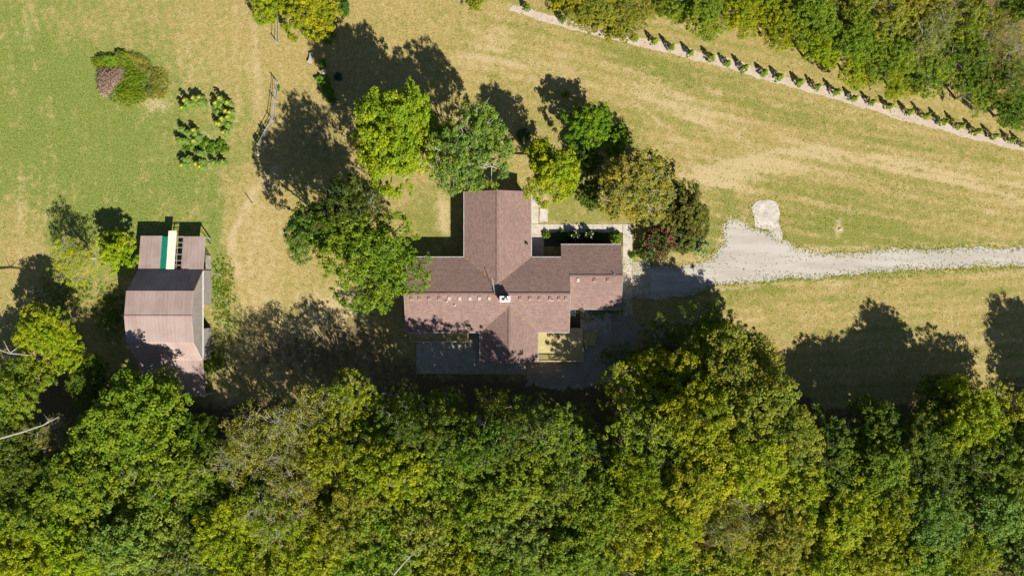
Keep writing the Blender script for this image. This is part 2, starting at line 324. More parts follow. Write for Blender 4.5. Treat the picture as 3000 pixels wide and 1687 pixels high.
sheet('yard_gravel', sp_([(1690, 975), (1790, 905), (1850, 920), (1880, 960), (1860, 1030), (1800, 1110), (1690, 1140), (1540, 1130), (1540, 1062), (1690, 1058)]), .004, M['gravyard'], amp=.4, seed=9)
# patios and walks
sheet('patio', sp_([(1220, 974), (1407, 974), (1407, 1061), (1540, 1061), (1540, 1096), (1220, 1094)]), .06, M['patio'], t=.055, label=None)
sheet('patio', sp_([(1700, 890), (1790, 890), (1790, 973), (1700, 973)]), .064, M['patio'], t=.058)
def walk(name, x0, y0, x1, y1, nj, vert, mat='concrete'):
    mb = MB(); (a, b0), (c_, d0) = G(x0, y1), G(x1, y0)
    for i in range(nj):
        if vert: s0, s1 = b0 + (d0 - b0) * i / nj, b0 + (d0 - b0) * (i + 1) / nj; mb.box(a, s0 + .015, .0, c_, s1 - .015, .05)
        else: s0, s1 = a + (c_ - a) * i / nj, a + (c_ - a) * (i + 1) / nj; mb.box(s0 + .015, b0, .0, s1 - .015, d0, .05)
    return tag(mb.build(name, M[mat]), kind='structure')
walk('walkway', 1594, 656.5, 1824, 681, 8, False)
walk('walkway', 1557, 656.5, 1593, 752, 3, True)
walk('walkway', 1557, 585, 1577, 655.5, 3, True)
walk('walkway', 1825, 656.5, 1852, 925, 9, True)
walk('apron', 1852.6, 767, 1905, 867, 2, True, 'patio')
sheet('mulch_bed', sp_([(1668, 907), (1700, 907), (1700, 960), (1668, 960)]), .008, M['mulch'])
sheet('mulch_bed', sp_([(1594, 682), (1824, 682), (1824, 722), (1594, 722)]), .008, plain('bed_soil', (.05, .045, .025), (.09, .07, .04), 4))
o = sheet('concrete_slab', dp([(1888, 522), (1903, 506), (1935, 502), (1957, 514), (1962, 538), (1957, 558), (1968, 585), (1968, 606), (1947, 600), (1932, 576), (1900, 573), (1897, 545)]), .05, M['slabwhite'], kind='structure', amp=.07, seed=5, t=.045)
o = sheet('stepping_slab', sp_([(1580, 616), (1584, 609), (1598, 610), (1605, 618), (1605, 650), (1580, 651)]), .07, M['slabwhite'], kind=None, amp=.05, seed=6, t=.06, label='pale rough stone slab set in the lawn beside the walkway', cat='stone slab')

mb = MB(); r = random.Random(8)
for k in range(2600):
    px_, py_ = r.choice([(r.uniform(1220, 1540), 1096 - abs(r.gauss(0, 30))), (r.uniform(1700, 1850), r.uniform(890, 973)), (r.uniform(1825, 1905), r.uniform(770, 925)), (r.uniform(1540, 1850), r.uniform(960, 1120))])
    x, y = G(px_, py_); s_ = r.uniform(.03, .09); a = r.random() * 6; c_, d_ = math.cos(a) * s_, math.sin(a) * s_; mb.add([(x - c_, y - d_, .075), (x + d_, y - c_, .085), (x + c_, y + d_, .08), (x - d_, y + c_, .09)], [(0, 1, 2, 3)])
tag(mb.build('fallen_leaves', plain('leaf_debris', (.22, .15, .05), (.42, .33, .12), 3)), 'dry leaves scattered over the shaded patios and gravel behind the house', 'fallen leaves', kind='stuff')

# ------------------------------------------------------------------ house
house = tag(empty('ranch_house', (*G(1500, 860), 0)), 'long ranch house with brown shingle roofs forming a cross, white chimney', 'house')
hx, hy = house.location.x, house.location.y
def hb(mb, name, mats, parent=None, smooth=False):   # mesh in world coords, parented to the house
    mb.v = [(x - hx, y - hy, z) for x, y, z in mb.v]
    return mb.build(name, mats, parent or house, smooth)
EV, GE = 2.9, 2.24
X0, X1 = (1187.5 - 1500) / 20 * .965, (1669 - 1500) / 20 * .965      # main block
YN, YR, YS = 4.35, -.84, -6.29; ZR = 4.75
pn = (ZR - EV) / (YN - YR)
XG0, XG1 = (1643.7 - 1500) / 20 * .975, (1822 - 1500) / 20 * .97; YGN, YGR, YGS = 6.19, 1.67, -3.0
zg = lambda y: ZR - pn * (y - YR); GE = zg(YGN); ZGR = zg(YGR)
NX0, NX1 = -6.79, 2.72; NXR = -2.04; YNE = (843.5 - 560) / 20 * .968; ZNR = 4.27; yv = YR + (ZR - ZNR) / pn
SX0, SX1, SXR = -4.52, 3.66, -.36; YSE = (843.5 - 1061) / 20 * .969; ZSR = 4.15; ps = (ZR - EV) / (YR - YS); yvs = YR - (ZR - ZSR) / ps
mb = MB()
mb.slab([(X0, YR, ZR), (X0, YN, EV), (NX0, YN, EV), (NXR, yv, ZNR), (NX1, YN, EV), (XG0, YN, EV), (XG0, YGN, GE), (XG1, YGN, GE), (XG1, YGR, ZGR), (X1, YGR, ZGR), (X1, YR, ZR)][::-1], .16)
mb.slab([(X0, YS, EV), (X0, YR, ZR), (X1, YR, ZR), (X1, YS, EV), (SX1, YS, EV), (SXR, yvs, ZSR), (SX0, YS, EV)][::-1], .16)
mb.slab([(X1 + .0, YGS, GE), (X1, YGR, ZGR), (XG1, YGR, ZGR), (XG1, YGS, GE)][::-1], .16)
mb.beam((X0, YR, ZR + .01), (X1, YR, ZR + .01), .3, .06); mb.beam((X1, YGR, ZGR + .01), (XG1, YGR, ZGR + .01), .3, .06)
roof = hb(mb, 'roof', M['shx'])
mb = MB(); mb.slab([(NX0, YN, EV), (NX0, YNE, EV), (NXR, YNE, ZNR), (NXR, yv, ZNR)][::-1], .16); mb.slab([(NXR, yv, ZNR), (NXR, YNE, ZNR), (NX1, YNE, EV), (NX1, YN, EV)][::-1], .16)
mb.beam((NXR, yv, ZNR + .01), (NXR, YNE, ZNR + .01), .3, .06)
wing = hb(mb, 'roof', M['shy']); wing['label'] = 'north wing roof with its shingle courses running up the photo'
mb = MB(); mb.slab([(SX0, YS, EV), (SXR, yvs, ZSR), (SXR, YSE, ZSR), (SX0, YSE, EV)], .16); mb.slab([(SXR, yvs, ZSR), (SX1, YS, EV), (SX1, YSE, EV), (SXR, YSE, ZSR)], .16)
mb.beam((SXR, yvs, ZSR + .01), (SXR, YSE, ZSR + .01), .3, .06)
swing = hb(mb, 'roof', M['shy']); swing['label'] = 'shaded south wing roof below the chimney'
for o in (roof, wing, swing):
    for p in o.data.polygons: pass
# walls
ov = .45; mb = MB()
def gable_wall(mb, x0, y0, x1, y1, zt): mb.box(x0, y0, 0, x1, y1, zt)
mb.box(X0 + ov, YS + ov, 0, X1 - .15, YN - ov, EV - .18); mb.box(NX0 + ov, YN - ov, 0, NX1 - ov, YNE - ov, EV - .18)
mb.box(SX0 + ov, YSE + ov, 0, SX1 - ov, YS + ov, EV - .18); mb.box(X1 - .15, YGS + ov, 0, XG1 - ov, YGN - ov, GE - .18)
mb.box(XG0 + ov, YN - ov, 0, X1 - .15, YGN - ov, GE - .18)
hb(mb, 'wall', M['brick'])
mb = MB()
def tri(mb, a, b_, c_, off):
    a, b_, c_ = map(Vector, (a, b_, c_)); n = Vector(off); mb.add([a, b_, c_, a + n, b_ + n, c_ + n], [(0, 1, 2), (5, 4, 3), (0, 3, 4, 1), (1, 4, 5, 2), (2, 5, 3, 0)])
e = .2
GB = []
def tri(mb_, *a, _t=tri): m_ = MB(); _t(m_, *a); hb(m_, 'gable', M['siding'])
tri(mb, (X0 + ov, YS + .6, EV - .17), (X0 + ov, YN - .6, EV - .17), (X0 + ov, YR, ZR - .24), (.1, 0, 0))
tri(mb, (X1 - .25, YS + .6, EV - .17), (X1 - .25, YN - .6, EV - .17), (X1 - .25, YR, ZR - .24), (.1, 0, 0))
tri(mb, (XG1 - ov - .1, YGS + .6, GE - .17), (XG1 - ov - .1, YGN - .6, GE - .17), (XG1 - ov - .1, YGR, ZGR - .24), (.1, 0, 0))
tri(mb, (NX0 + .6, YNE - ov - .1, EV - .17), (NX1 - .6, YNE - ov - .1, EV - .17), (NXR, YNE - ov - .1, ZNR - .24), (0, .1, 0))
tri(mb, (SX0 + .6, YSE + ov, EV - .17), (SX1 - .6, YSE + ov, EV - .17), (SXR, YSE + ov, ZSR - .24), (0, .1, 0))
# gutters
def gutter(p, q, label=None):
    mb = MB(); mb.beam(p, q, .1, .1); o = hb(mb, 'gutter', M['trim']); 
z = EV - .05
for p, q in [((X0, YN + .06, z), (NX0 - .0, YN + .06, z)), ((NX0 - .06, YN + .1, z), (NX0 - .06, YNE, z)), ((NX1 + .06, YN + .1, z), (NX1 + .06, YNE, z)), ((NX1 + .15, YN + .06, z), (XG0 - .05, YN + .06, z)),
             ((XG0, YGN + .06, GE - .05), (XG1, YGN + .06, GE - .05)), ((X0, YS - .06, z), (SX0 - .12, YS - .06, z)), ((SX1 + .12, YS - .06, z), (X1, YS - .06, z)), ((SX0 - .06, YS, z), (SX0 - .06, YSE, z)), ((SX1 + .06, YS, z), (SX1 + .06, YSE, z)), ((X1 + .1, YGS - .06, GE - .05), (XG1, YGS - .06, GE - .05))]:
    gutter(p, q)
mb = MB()   # metal rake edges
for p, q in [((X0 - .02, YR, ZR - .05), (X0 - .02, YN, EV - .05)), ((X0 - .02, YR, ZR - .05), (X0 - .02, YS, EV - .05)), ((XG1 + .02, YGR, ZGR - .05), (XG1 + .02, YGN, GE - .05)), ((XG1 + .02, YGR, ZGR - .05), (XG1 + .02, YGS, GE - .05)), ((X1 + .02, YR, ZR - .05), (X1 + .02, YS, EV - .05))]:
    hb(MB().beam(p, q, .03, .12), 'fascia', M['trim'])
# windows, doors
def window(x, y, z, wx, wz, face):
    mb = MB(); s = .05
    if face in 'NS':
        mb.box(x - wx / 2, y - s, z, x + wx / 2, y + s, z + wz); m2 = MB().box(x - wx / 2 + .08, y - s - .01, z + .08, x + wx / 2 - .08, y + s + .01, z + wz - .08)
    else:
        mb.box(x - s, y - wx / 2, z, x + s, y + wx / 2, z + wz); m2 = MB().box(x - s - .01, y - wx / 2 + .08, z + .08, x + s + .01, y + wx / 2 - .08, z + wz - .08)
    f = hb(mb, 'window', M['white']); hb(m2, 'pane', M['glass'], f)
for x in (-13, -9.5, -5.6): window(x, YS + ov, .9, 1.5, 1.2, 'S')
for x in (-2.2, 1.2): window(x, YSE + ov, .8, 1.8, 1.4, 'S')
window(5.6, YS + ov, .3, 2.2, 2.0, 'S')
for x in (-12, -9): window(x, YN - ov, .9, 1.4, 1.2, 'N')
window(4.6, YN - ov, .7, 1.6, 1.4, 'N'); window(-4, YNE - ov, .9, 1.4, 1.2, 'N'); window(0, YNE - ov, .9, 1.4, 1.2, 'N')
window(X0 + ov, 1.5, .9, 1.3, 1.2, 'W'); window(X0 + ov, -3.5, .9, 1.3, 1.2, 'W')
for y in (7.5, 11): window(NX0 + ov, y, .9, 1.3, 1.2, 'W'); window(NX1 - ov, y, .9, 1.3, 1.2, 'E')
o = hb(MB().box(XG1 - ov - .02, -1.2, .05, XG1 - ov + .04, 3.6, 2.0), 'garage_door', M['white'])
o = hb(MB().box(8.9, YGN - ov - .02, .05, 9.9, YGN - ov + .05, 1.98), 'door', M['white']); hb(MB().box(9.7, YGN - ov + .04, 1.0, 9.78, YGN - ov + .1, 1.08), 'handle', M['metalw'], o)
# box vents
zs = lambda y: ZR - ps * (YR - y)
def vent(px, py, zf, k):
    x, y = G(px, py, 4.6); z0 = zf(y); mb = MB(); s = .2
    mb.box(x - s - .04, y - s - .10, zf(y - s) - .02, x + s + .04, y - s + .0, zf(y - s) + .05, 1)
    mb.add([(x - s, y - s, z0 - .1), (x + s, y - s, z0 - .1), (x + s, y + s, z0 - .05), (x - s, y + s, z0 - .05), (x - s, y - s, z0 + .14), (x + s, y - s, z0 + .14), (x + s, y + s, z0 + .2), (x - s, y + s, z0 + .2)],
           [(4, 5, 6, 7), (0, 1, 5, 4), (1, 2, 6, 5), (2, 3, 7, 6), (3, 0, 4, 7)], k)
    hb(mb, 'roof_vent', [M['shx'], M['ventw']], roof)
for i, x in enumerate((190, 268, 367, 470, 570, 677, 779, 874, 974, 1285, 1383, 1481, 1585, 1676, 1745)): vent(1150 + x / 3.435, 874, zs, 1 if 3 < i < 9 else 0)
zgs = lambda y: ZGR - (ZGR - GE) / (YGR - YGS) * (YGR - y)
for i, x in enumerate((1873, 2042, 2178)):
    vent(1150 + x / 3.435, 820, zgs, 1 if i == 0 else 0)
for px, py, f in ((1308.6, 883, zs), (1332, 894.6, zs), (1618.5, 880, zs), (1801.5, 803.5, zg)):
    x, y = G(px, py, 4.5); hb(MB().tube([(x, y, f(y) - .1), (x, y, f(y) + .3)], .07, 10).tube([(x, y, f(y) - .02), (x, y, f(y) + .03)], .14, 10, 1), 'vent_pipe', [M['darkpipe'], M['white']], roof)
x, y = G(1544, 712, 3.5); hb(MB().box(x - .2, y - .15, 3.0, x, y + .1, 3.42).box(x + .02, y - .2, 3.0, x + .15, y, 3.36), 'roof_jack', M['darkpipe'], wing)
# valley leaf litter
mb = MB(); r = random.Random(3)
for (a, b_) in [(((NX0, YN, EV)), (NXR, yv, ZNR)), ((NX1, YN, EV), (NXR, yv, ZNR)), ((SX0, YS, EV), (SXR, yvs, ZSR)), ((SX1, YS, EV), (SXR, yvs, ZSR))]:
    for k in range(26):
        t = r.random(); p = Vector(a).lerp(Vector(b_), t) + Vector((r.gauss(0, .07), r.gauss(0, .07), .08)); s = r.uniform(.03, .08); an = r.random() * 6
        mb.add([p + Vector((math.cos(an) * s, math.sin(an) * s, 0)), p + Vector((-math.sin(an) * s, math.cos(an) * s, .02)), p - Vector((math.cos(an) * s, math.sin(an) * s, 0)), p - Vector((-math.sin(an) * s, math.cos(an) * s, .02))], [(0, 1, 2, 3)])
for k in range(180):
    x = r.uniform(X0, X1); y = r.uniform(YS, YN - .2); f = zs(y) if y < YR else zg(y)
    if NX0 < x < NX1 and y > yv: continue
    s = r.uniform(.02, .05); mb.add([(x - s, y, f + .03), (x, y - s, f + .03), (x + s, y, f + .03), (x, y + s, f + .03)], [(0, 1, 2, 3)])
lo = hb(mb, 'fallen_leaves', plain('dry_leaves', (.55, .28, .06), (.65, .42, .12), 20), roof); lo['kind'] = 'stuff'
# chimney
cx0, cy0 = G(1464, 885, 5.7); cx1, cy1 = G(1495, 867.4, 5.7)
mb = MB().box(cx0 + .06, cy0 + .06, 3.6, cx1 - .06, cy1 - .06, 5.66)
ch = hb(mb, 'chimney', M['brick'], roof)
cw = empty('t', (0, 0, 0)); bpy.data.objects.remove(cw)
mb = MB().box(cx0, cy0, 5.66, cx1, cy1, 5.8)
hb(mb, 'chimney_cap', M['cap'], roof)
xm, ym = (cx0 + cx1) / 2, (cy0 + cy1) / 2
hb(MB().box(xm - .42, ym - .18, 5.8, xm - .02, ym + .14, 5.9).box(xm - .36, ym - .12, 5.9, xm - .08, ym + .08, 5.91, 1), 'chimney_flue', [M['brick'], M['black']], roof)
hb(MB().tube([(xm + .32, ym - .02, 5.8), (xm + .32, ym - .02, 6.05)], .12, 12).tube([(xm + .32, ym - .02, 6.12), (xm + .32, ym - .02, 6.16)], .2, 14), 'chimney_pipe', M['metalw'], roof)
# antenna
ax, ay = G(1449.6, 862, 4.8); bx, by = G(1442.3, 814.8, 5.2)
an = tag(empty('antenna', (ax, ay, ZR)), 'leaning metal antenna mast on the roof ridge left of the chimney', 'antenna')
def loc(mb, o): mb.v = [(x - o.location.x, y - o.location.y, z - o.location.z) for x, y, z in mb.v]; return mb
loc(MB().tube([(ax, ay, ZR - .1), (bx, by, 5.35)], [.035, .025], 6), an).build('mast', M['metalw'], an)
r = random.Random(5)
mb = MB()
for k in range(9):
    t = .45 + k * .06; p = Vector((ax, ay, ZR - .1)).lerp(Vector((bx, by, 5.35)), t); L = .22 - .015 * k; mb.tube([p - Vector((L, 0, 0)), p + Vector((L, 0, 0))], .012, 4)
loc(mb, an).build('crossbar', M['metalw'], an)
loc(MB().tube([(ax - .2, ay - .3, ZR - .1), (ax, ay + .35, ZR + .25)], .04, 5).tube([(ax + .2, ay - .2, ZR - .1), (ax, ay + .35, ZR + .25)], .03, 5), an).build('bracket', M['orange'], an)
# decks
def deck(name, rects, z, mat, label, rails=(), post=True):
    o = tag(empty(name, (*G((rects[0][0] + rects[0][2]) / 2, (rects[0][1] + rects[0][3]) / 2), 0)), label, 'deck'); mb = MB()
    fr = MB()
    for x0, y0, x1, y1 in rects:
        a, b_ = G(x0, y1, z); c_, d_ = G(x1, y0, z); mb.box(a, b_, z - .05, c_, d_, z); fr.box(a + .03, b_ + .03, z - .25, c_ - .03, d_ - .03, z - .055)
        for px in (a + .1, c_ - .1):
            for py in (b_ + .1, d_ - .1): fr.box(px - .06, py - .06, 0, px + .06, py + .06, z - .25)
    loc(mb, o).build('deck_floor', mat, o); loc(fr, o).build('deck_frame', M['decky'], o)
    for (x0, y0, x1, y1) in rails:
        p = Vector((*G(x0, y0, z), z)); q = Vector((*G(x1, y1, z), z)); rl = MB(); up = Vector((0, 0, .95)); d_ = (q - p); L = d_.length; n = int(L / .14)
        rl.beam(p + up, q + up, .12, .05); rl.beam(p + Vector((0, 0, .12)), q + Vector((0, 0, .12)), .05, .06)
        for i in range(n + 1):
            s = p + d_ * i / n; rl.beam(s, s + up, .04, .04)
        loc(rl, o).build('railing', M['railwood'], o)
    return o
M['railwood'] = plain('rail_wood', (.46, .39, .18), (.58, .50, .26), 6)
deck('wooden_deck', [(1203, 968, 1373, 1000)], .75, M['deckx'], 'long narrow wooden deck along the left part of the south wall', [(1204, 999, 1372, 999), (1204, 999, 1204, 975), (1372, 999, 1372, 975)])
deck('wooden_deck', [(1578, 968, 1667.5, 1057), (1668, 961, 1707, 1057)], .6, M['deckx'], 'large square wooden deck right of the south wing', [(1580, 1056, 1706, 1056), (1706, 1056, 1706, 1015)])
deck('deck_landing', [(1707.5, 973, 1747, 1013)], .35, M['decky'], 'small lower wooden landing beside the large deck', [])
# air conditioner
x, y = G(1678, 917, .8); ac = tag(empty('air_conditioner', (x, y, 0)), 'square outdoor air conditioner with round fan between the roofs', 'air conditioner')
MB().box(-.42, -.42, .05, .42, .42, .78).box(-.5, -.5, 0, .5, .5, .05, 1).build('case', [M['metalw'], M['patio']], ac)
mb = MB().tube([(0, 0, .78), (0, 0, .8)], .36, 20); mb.build('fan_well', M['black'], ac)
mb = MB()
for k in range(5):
    a = k * 2 * math.pi / 5; c_, s = math.cos(a), math.sin(a); c2, s2 = math.cos(a + .65), math.sin(a + .65)
    mb.slab([(c_ * .06, s * .06, .83), (c_ * .33, s * .33, .84), (c2 * .33, s2 * .33, .82)], .01)
mb.tube([(0, 0, .82), (0, 0, .86)], .08, 10); mb.build('fan', M['bluefan'], ac)
mb = MB()
for rr in (.12, .22, .32, .38): mb.tube([(math.cos(t * .3142) * rr, math.sin(t * .3142) * rr, .89) for t in range(21)], .006, 4, cap=False)
mb.build('fan_guard', M['metalw'], ac)

# ------------------------------------------------------------------ barn
barn = tag(empty('barn', (-48.5, -3.8, 0)), 'old barn with faded reddish metal gambrel roof and grey board walls', 'barn')
bl = lambda mb: loc(mb, barn)
BX0, BX1 = -53.2, -43.9; yN, yj, yt, yr, yu, yk, yS = 7.46, 2.6, -.54, -3.9, -7.48, -10.3, -15.6
hN, hj, ht, hr, hk, hS = 2.2, 2.85, 5.8, 6.35, 2.95, 2.2
def corr(mb, xa, xb, ya, za, yb, zb, p=.24, amp=.010):    # corrugated slab between two eaves
    n = max(2, int((xb - xa) / (p / 4))); vs = []
    for i in range(n + 1):
        x = xa + (xb - xa) * i / n; o_ = amp * (1 if (i % 4) < 1 else 0)
        vs += [(x, ya, za + o_), (x, yb, zb + o_)]
    m_ = len(vs); vs += [(x, y, z - .04 - (0)) for x, y, z in vs]
    fs = [(2 * i, 2 * i + 2, 2 * i + 3, 2 * i + 1) for i in range(n)] + [(m_ + 2 * i, m_ + 2 * i + 1, m_ + 2 * i + 3, m_ + 2 * i + 2) for i in range(n)]
    fs += [(0, 1, m_ + 1, m_), (2 * n, m_ + 2 * n, m_ + 2 * n + 1, 2 * n + 1)]
    if yb > ya: fs = [f for f in fs]
    mb.add(vs, fs if yb > ya else [f[::-1] for f in fs])
mb = MB(); corr(mb, BX0, BX0 + 3.15, yj, hj, yN, hN); bl(mb).build('lean_to_roof', M['barnroof'], barn)
mb = MB(); corr(mb, BX0 + 3.12, BX0 + 4.05, yj, hj + .03, yN - .1, hN + .04); o = bl(mb).build('roof_sheet', M['greenroof'], barn); o['label'] = 'dark green roof sheet'
mb = MB(); corr(mb, BX0 + 4.0, BX0 + 5.15, yj, hj + .07, yN + .72, hN - .02, .3, .012); o = bl(mb).build('roof_sheet', M['cream'], barn); o['label'] = 'cream roof sheet jutting past the eave'
mb = MB(); corr(mb, BX1 - 3.1, BX1, yj, hj, yN - .08, hN); bl(mb).build('lean_to_roof', M['barnroof'], barn)
mb = MB(); xo0, xo1 = BX0 + 5.2, BX1 - 3.12
zl = lambda y: hj + (hN - hj) * (y - yj) / (yN - yj) - .06
for t in (0, .13, .27, .45, .65, .8, .98): y = yj + t * (yN - yj); mb.beam((xo0 - .05, y, zl(y)), (xo1 + .05, y, zl(y)), .09, .05)
for x in (xo0 + .12, xo1 - .08): mb.beam((x, yj, hj - .1), (x, yN - .1, hN - .1), .07, .08)
bl(mb).build('rafters', M['palebark'], barn)
mb = MB(); corr(mb, BX0, BX1, yt, ht, yj, hj + .02, .27, .035); corr(mb, BX0 - .02, BX1 + .02, yr, hr, yt + .15, ht + .03); corr(mb, BX0 - .02, BX1 + .02, yu, ht + .03, yr, hr)
corr(mb, BX0, BX1, yk, hk, yu + .02, ht); mb.beam((BX0, yr, hr + .03), (BX1, yr, hr + .03), .3, .04)
bl(mb).build('roof', M['barnroof'], barn)
mb = MB(); corr(mb, BX0, BX1, yS, hS, yk + .1, hk + .02); o = bl(mb).build('lean_to_roof', M['barnroof'], barn)
wx0, wx1 = BX0 + .3, BX1 - .2
def prof(x, op):     # gable wall, with an open bay on the east
    mb = MB(); t = .08
    up = [(yj - .05, 2.7), (yt, ht - .12), (yr, hr - .12), (yu, ht - .12), (yk, hk - .15)]
    def pan(poly): 
        n = len(poly); mb.add([(x, y, z) for y, z in poly] + [(x + t, y, z) for y, z in poly], [tuple(range(n)), tuple(range(2 * n - 1, n - 1, -1))] + [(i, (i + 1) % n, n + (i + 1) % n, n + i) for i in range(n)])
    pan(up); 
    if op: pan([(yj - .05, 0), (yj - .05, 2.69), (-2.4, 2.75), (-2.4, 0)]); pan([(-5.8, 0), (-5.8, 2.75), (yk, 2.79), (yk, 0)])
    else: pan([(yj - .05, 0), (yj - .05, 2.69), (yk, 2.79), (yk, 0)])
    return mb
bl(prof(wx1, True)).build('wall', M['barnwood'], barn); bl(prof(wx0, False)).build('wall', M['barnwood'], barn)
bl(MB().box(wx0 + .09, yj - .2, 0, wx1 - .01, yj - .1, 2.75)).build('wall', M['barnwoodx'], barn); bl(MB().box(wx0 + .09, yk, 0, wx1 - .01, yk + .08, 2.8)).build('wall', M['barnwoodx'], barn)
mb = MB(); mb.box(wx1 + .085, -10.2, 2.72, wx1 + .14, 2.4, 2.86); bl(mb).build('track_rail', M['white'], barn)
for x in (BX0 + .2, BX0 + 3.1, BX0 + 6, BX1 - .2): bl(MB().box(x - .07, yN - .3, 0, x + .07, yN - .16, hN - .16)).build('post', M['oldwood'], barn)
for x in (BX0 + .2, BX0 + 4.5, BX1 - .2): bl(MB().box(x - .07, yS + .2, 0, x + .07, yS + .34, hS - .06)).build('post', M['oldwood'], barn)
bl(MB().beam((BX0, yN - .23, hN - .1), (BX1, yN - .23, hN - .1), .08, .1)).build('beam', M['oldwood'], barn)
mb = MB()
for k in range(9): z = .15 + k * .2; mb.beam((wx1 + .05, yj + .1, z), (wx1 + .05, yj + 2.1, z), .04, .09)
bl(mb).build('gate', M['oldwood'], barn)
mb = MB(); mb.box(xo0 + .1, yj + 2.2, .7, xo0 + .5, yj + 3.9, 1.0).beam((xo0 + .2, yj + 2, .3), (xo0 + .7, yj + 4.2, 1.2), .1, .1).tube([(xo0 + .5, yj + 2.5, .5), (xo0 + .8, yj + 2.5, .5)], .45, 14)
tag(mb.build('farm_implement', M['rust']), 'rusty red implement seen under the open barn rafters', 'farm implement')
# lone posts
def post(px, py, h, lbl, r0=.07, tilt=0):
    x, y = G(px, py); o = MB().tube([(0, 0, 0), (tilt, 0, h)], [r0, r0 * .85], 7).add([(r0 * .7 * math.cos(a) + tilt, r0 * .7 * math.sin(a), h + .02) for a in (0, 1.57, 3.14, 4.71)], [(0, 1, 2, 3)], 1).build('wooden_post', [M['oldwood'], M['white']]); o.location = (x, y, 0)
    tag(o, lbl, 'post')
post(739.8, 596, 1.6, 'lone wooden post with a pale top in the dry grass above the barn')
post(643, 803, 1.6, 'wooden post with a pale top standing right of the barn roof')
post(618, 716, 1.8, 'grey wooden post close to the barn lean-to corner')

# ------------------------------------------------------------------ fences
def fence(bases, nr, hgt, label):
    b0 = G(*bases[0]); o = tag(empty('wooden_fence', (*b0, 0)), label, 'fence'); pts = [Vector((*G(*p), 0)) for p in bases]; r = random.Random(4)
    for p in pts: loc(MB().tube([p, p + Vector((r.uniform(-.05, .05), 0, hgt + .12))], [.09, .075], 7), o).build('post', M['oldwood'], o)
    for a, c_ in zip(pts[:-1], pts[1:]):
        for k in range(nr):
            z = .25 + k * (hgt - .3) / (nr - 1) + r.uniform(-.03, .03); u = (c_ - a).normalized() * .2
            loc(MB().tube([a - u + Vector((0, 0, z)), (a + c_) / 2 + Vector((r.uniform(-.03, .03), 0, z - .03)), c_ + u + Vector((0, 0, z + r.uniform(-.04, .04)))], .038, 5), o).build('rail', M['oldwood'], o)
fence([(815, 245), (811, 297), (803, 357), (786, 388), (765, 428)], 4, 1.45, 'long bent split rail fence with four rails beside the garden')
fence([(817, 62), (816, 129)], 3, 1.4, 'short straight split rail fence at the top of the lawn')

# ------------------------------------------------------------------ foliage generators
def unit(rs, n): v = rs.normal(size=(n, 3)); return v / np.linalg.norm(v, axis=1, keepdims=True)
def leaves(name, C, Rr, n_per, size, rs, mats, flat=.75, upn=.62, asp=.62, tintC=None):
    n = len(C) * n_per; ci = np.repeat(np.arange(len(C)), n_per); u = unit(rs, n)
    flip = (u[:, 2] < -.15) & (rs.random(n) < .75); u[flip, 2] *= -1
    rr = (Rr[ci] * (rs.random(n) ** .33))[:, None]; P = C[ci] + u * rr * np.array([1, 1, flat])
    N = u * .7 + rs.normal(size=(n, 3)) * .45; N[:, 2] += upn; N /= np.linalg.norm(N, axis=1, keepdims=True)
    A = np.cross(N, rs.normal(size=(n, 3))); A /= np.linalg.norm(A, axis=1, keepdims=True); B = np.cross(N, A)
    s = (size * rs.uniform(.6, 1.35, n))[:, None]
    V = np.stack([P - A * s * .5, P + B * s * asp * .5 - N * s * .08, P + A * s * .5, P - B * s * asp * .5 - N * s * .08], 1).reshape(-1, 3)
    me = bpy.data.meshes.new(name); fillmesh(me, V, np.arange(4 * n).reshape(n, 4))
    tc = rs.random(len(C)) if tintC is None else tintC
    a = me.attributes.new('tint', 'FLOAT', 'FACE'); a.data.foreach_set('value', tc[ci].astype(np.float32))
    me.materials.append(mats)
    return me
def crown(name, seed, R=5.5, H=14, zc=.62, rz=.33, boughs=11, ncl=240, npl=60, cr=.7, leaf=.3, spread=.62, conif=0, mat='leaf'):
    rs = np.random.default_rng(seed); Z = H * zc; RZ = H * rz
    u = unit(rs, boughs); u[:, 2] = np.abs(u[:, 2]) * 1.1 - .35
    k = rs.uniform(.35, .78, (boughs, 1)); BC = u * k * np.array([R, R, RZ]) + [0, 0, Z]; BR = rs.uniform(.34, .52, boughs) * R
    BC[0] = (0, 0, Z + RZ * .35); BR[0] = R * .5
    bi = rs.integers(0, boughs, ncl); v = unit(rs, ncl); v[:, 2] = np.where((v[:, 2] < -.1) & (rs.random(ncl) < .8), -v[:, 2], v[:, 2])
    C = BC[bi] + v * BR[bi][:, None] * np.array([1, 1, RZ / R * 1.05]) * rs.uniform(.55, 1.05, (ncl, 1))
    q = np.hypot(C[:, 0], C[:, 1]); f = np.where(q > R * .93, R * .93 / q, 1); C[:, 0] *= f; C[:, 1] *= f
    tb = rs.random(boughs)
    return leaves(name, C, rs.uniform(.55, 1.5, ncl) * cr, npl, leaf, rs, M[mat], tintC=np.clip(tb[bi] * .5 + rs.random(ncl) * .5, 0, 1)), C, BC
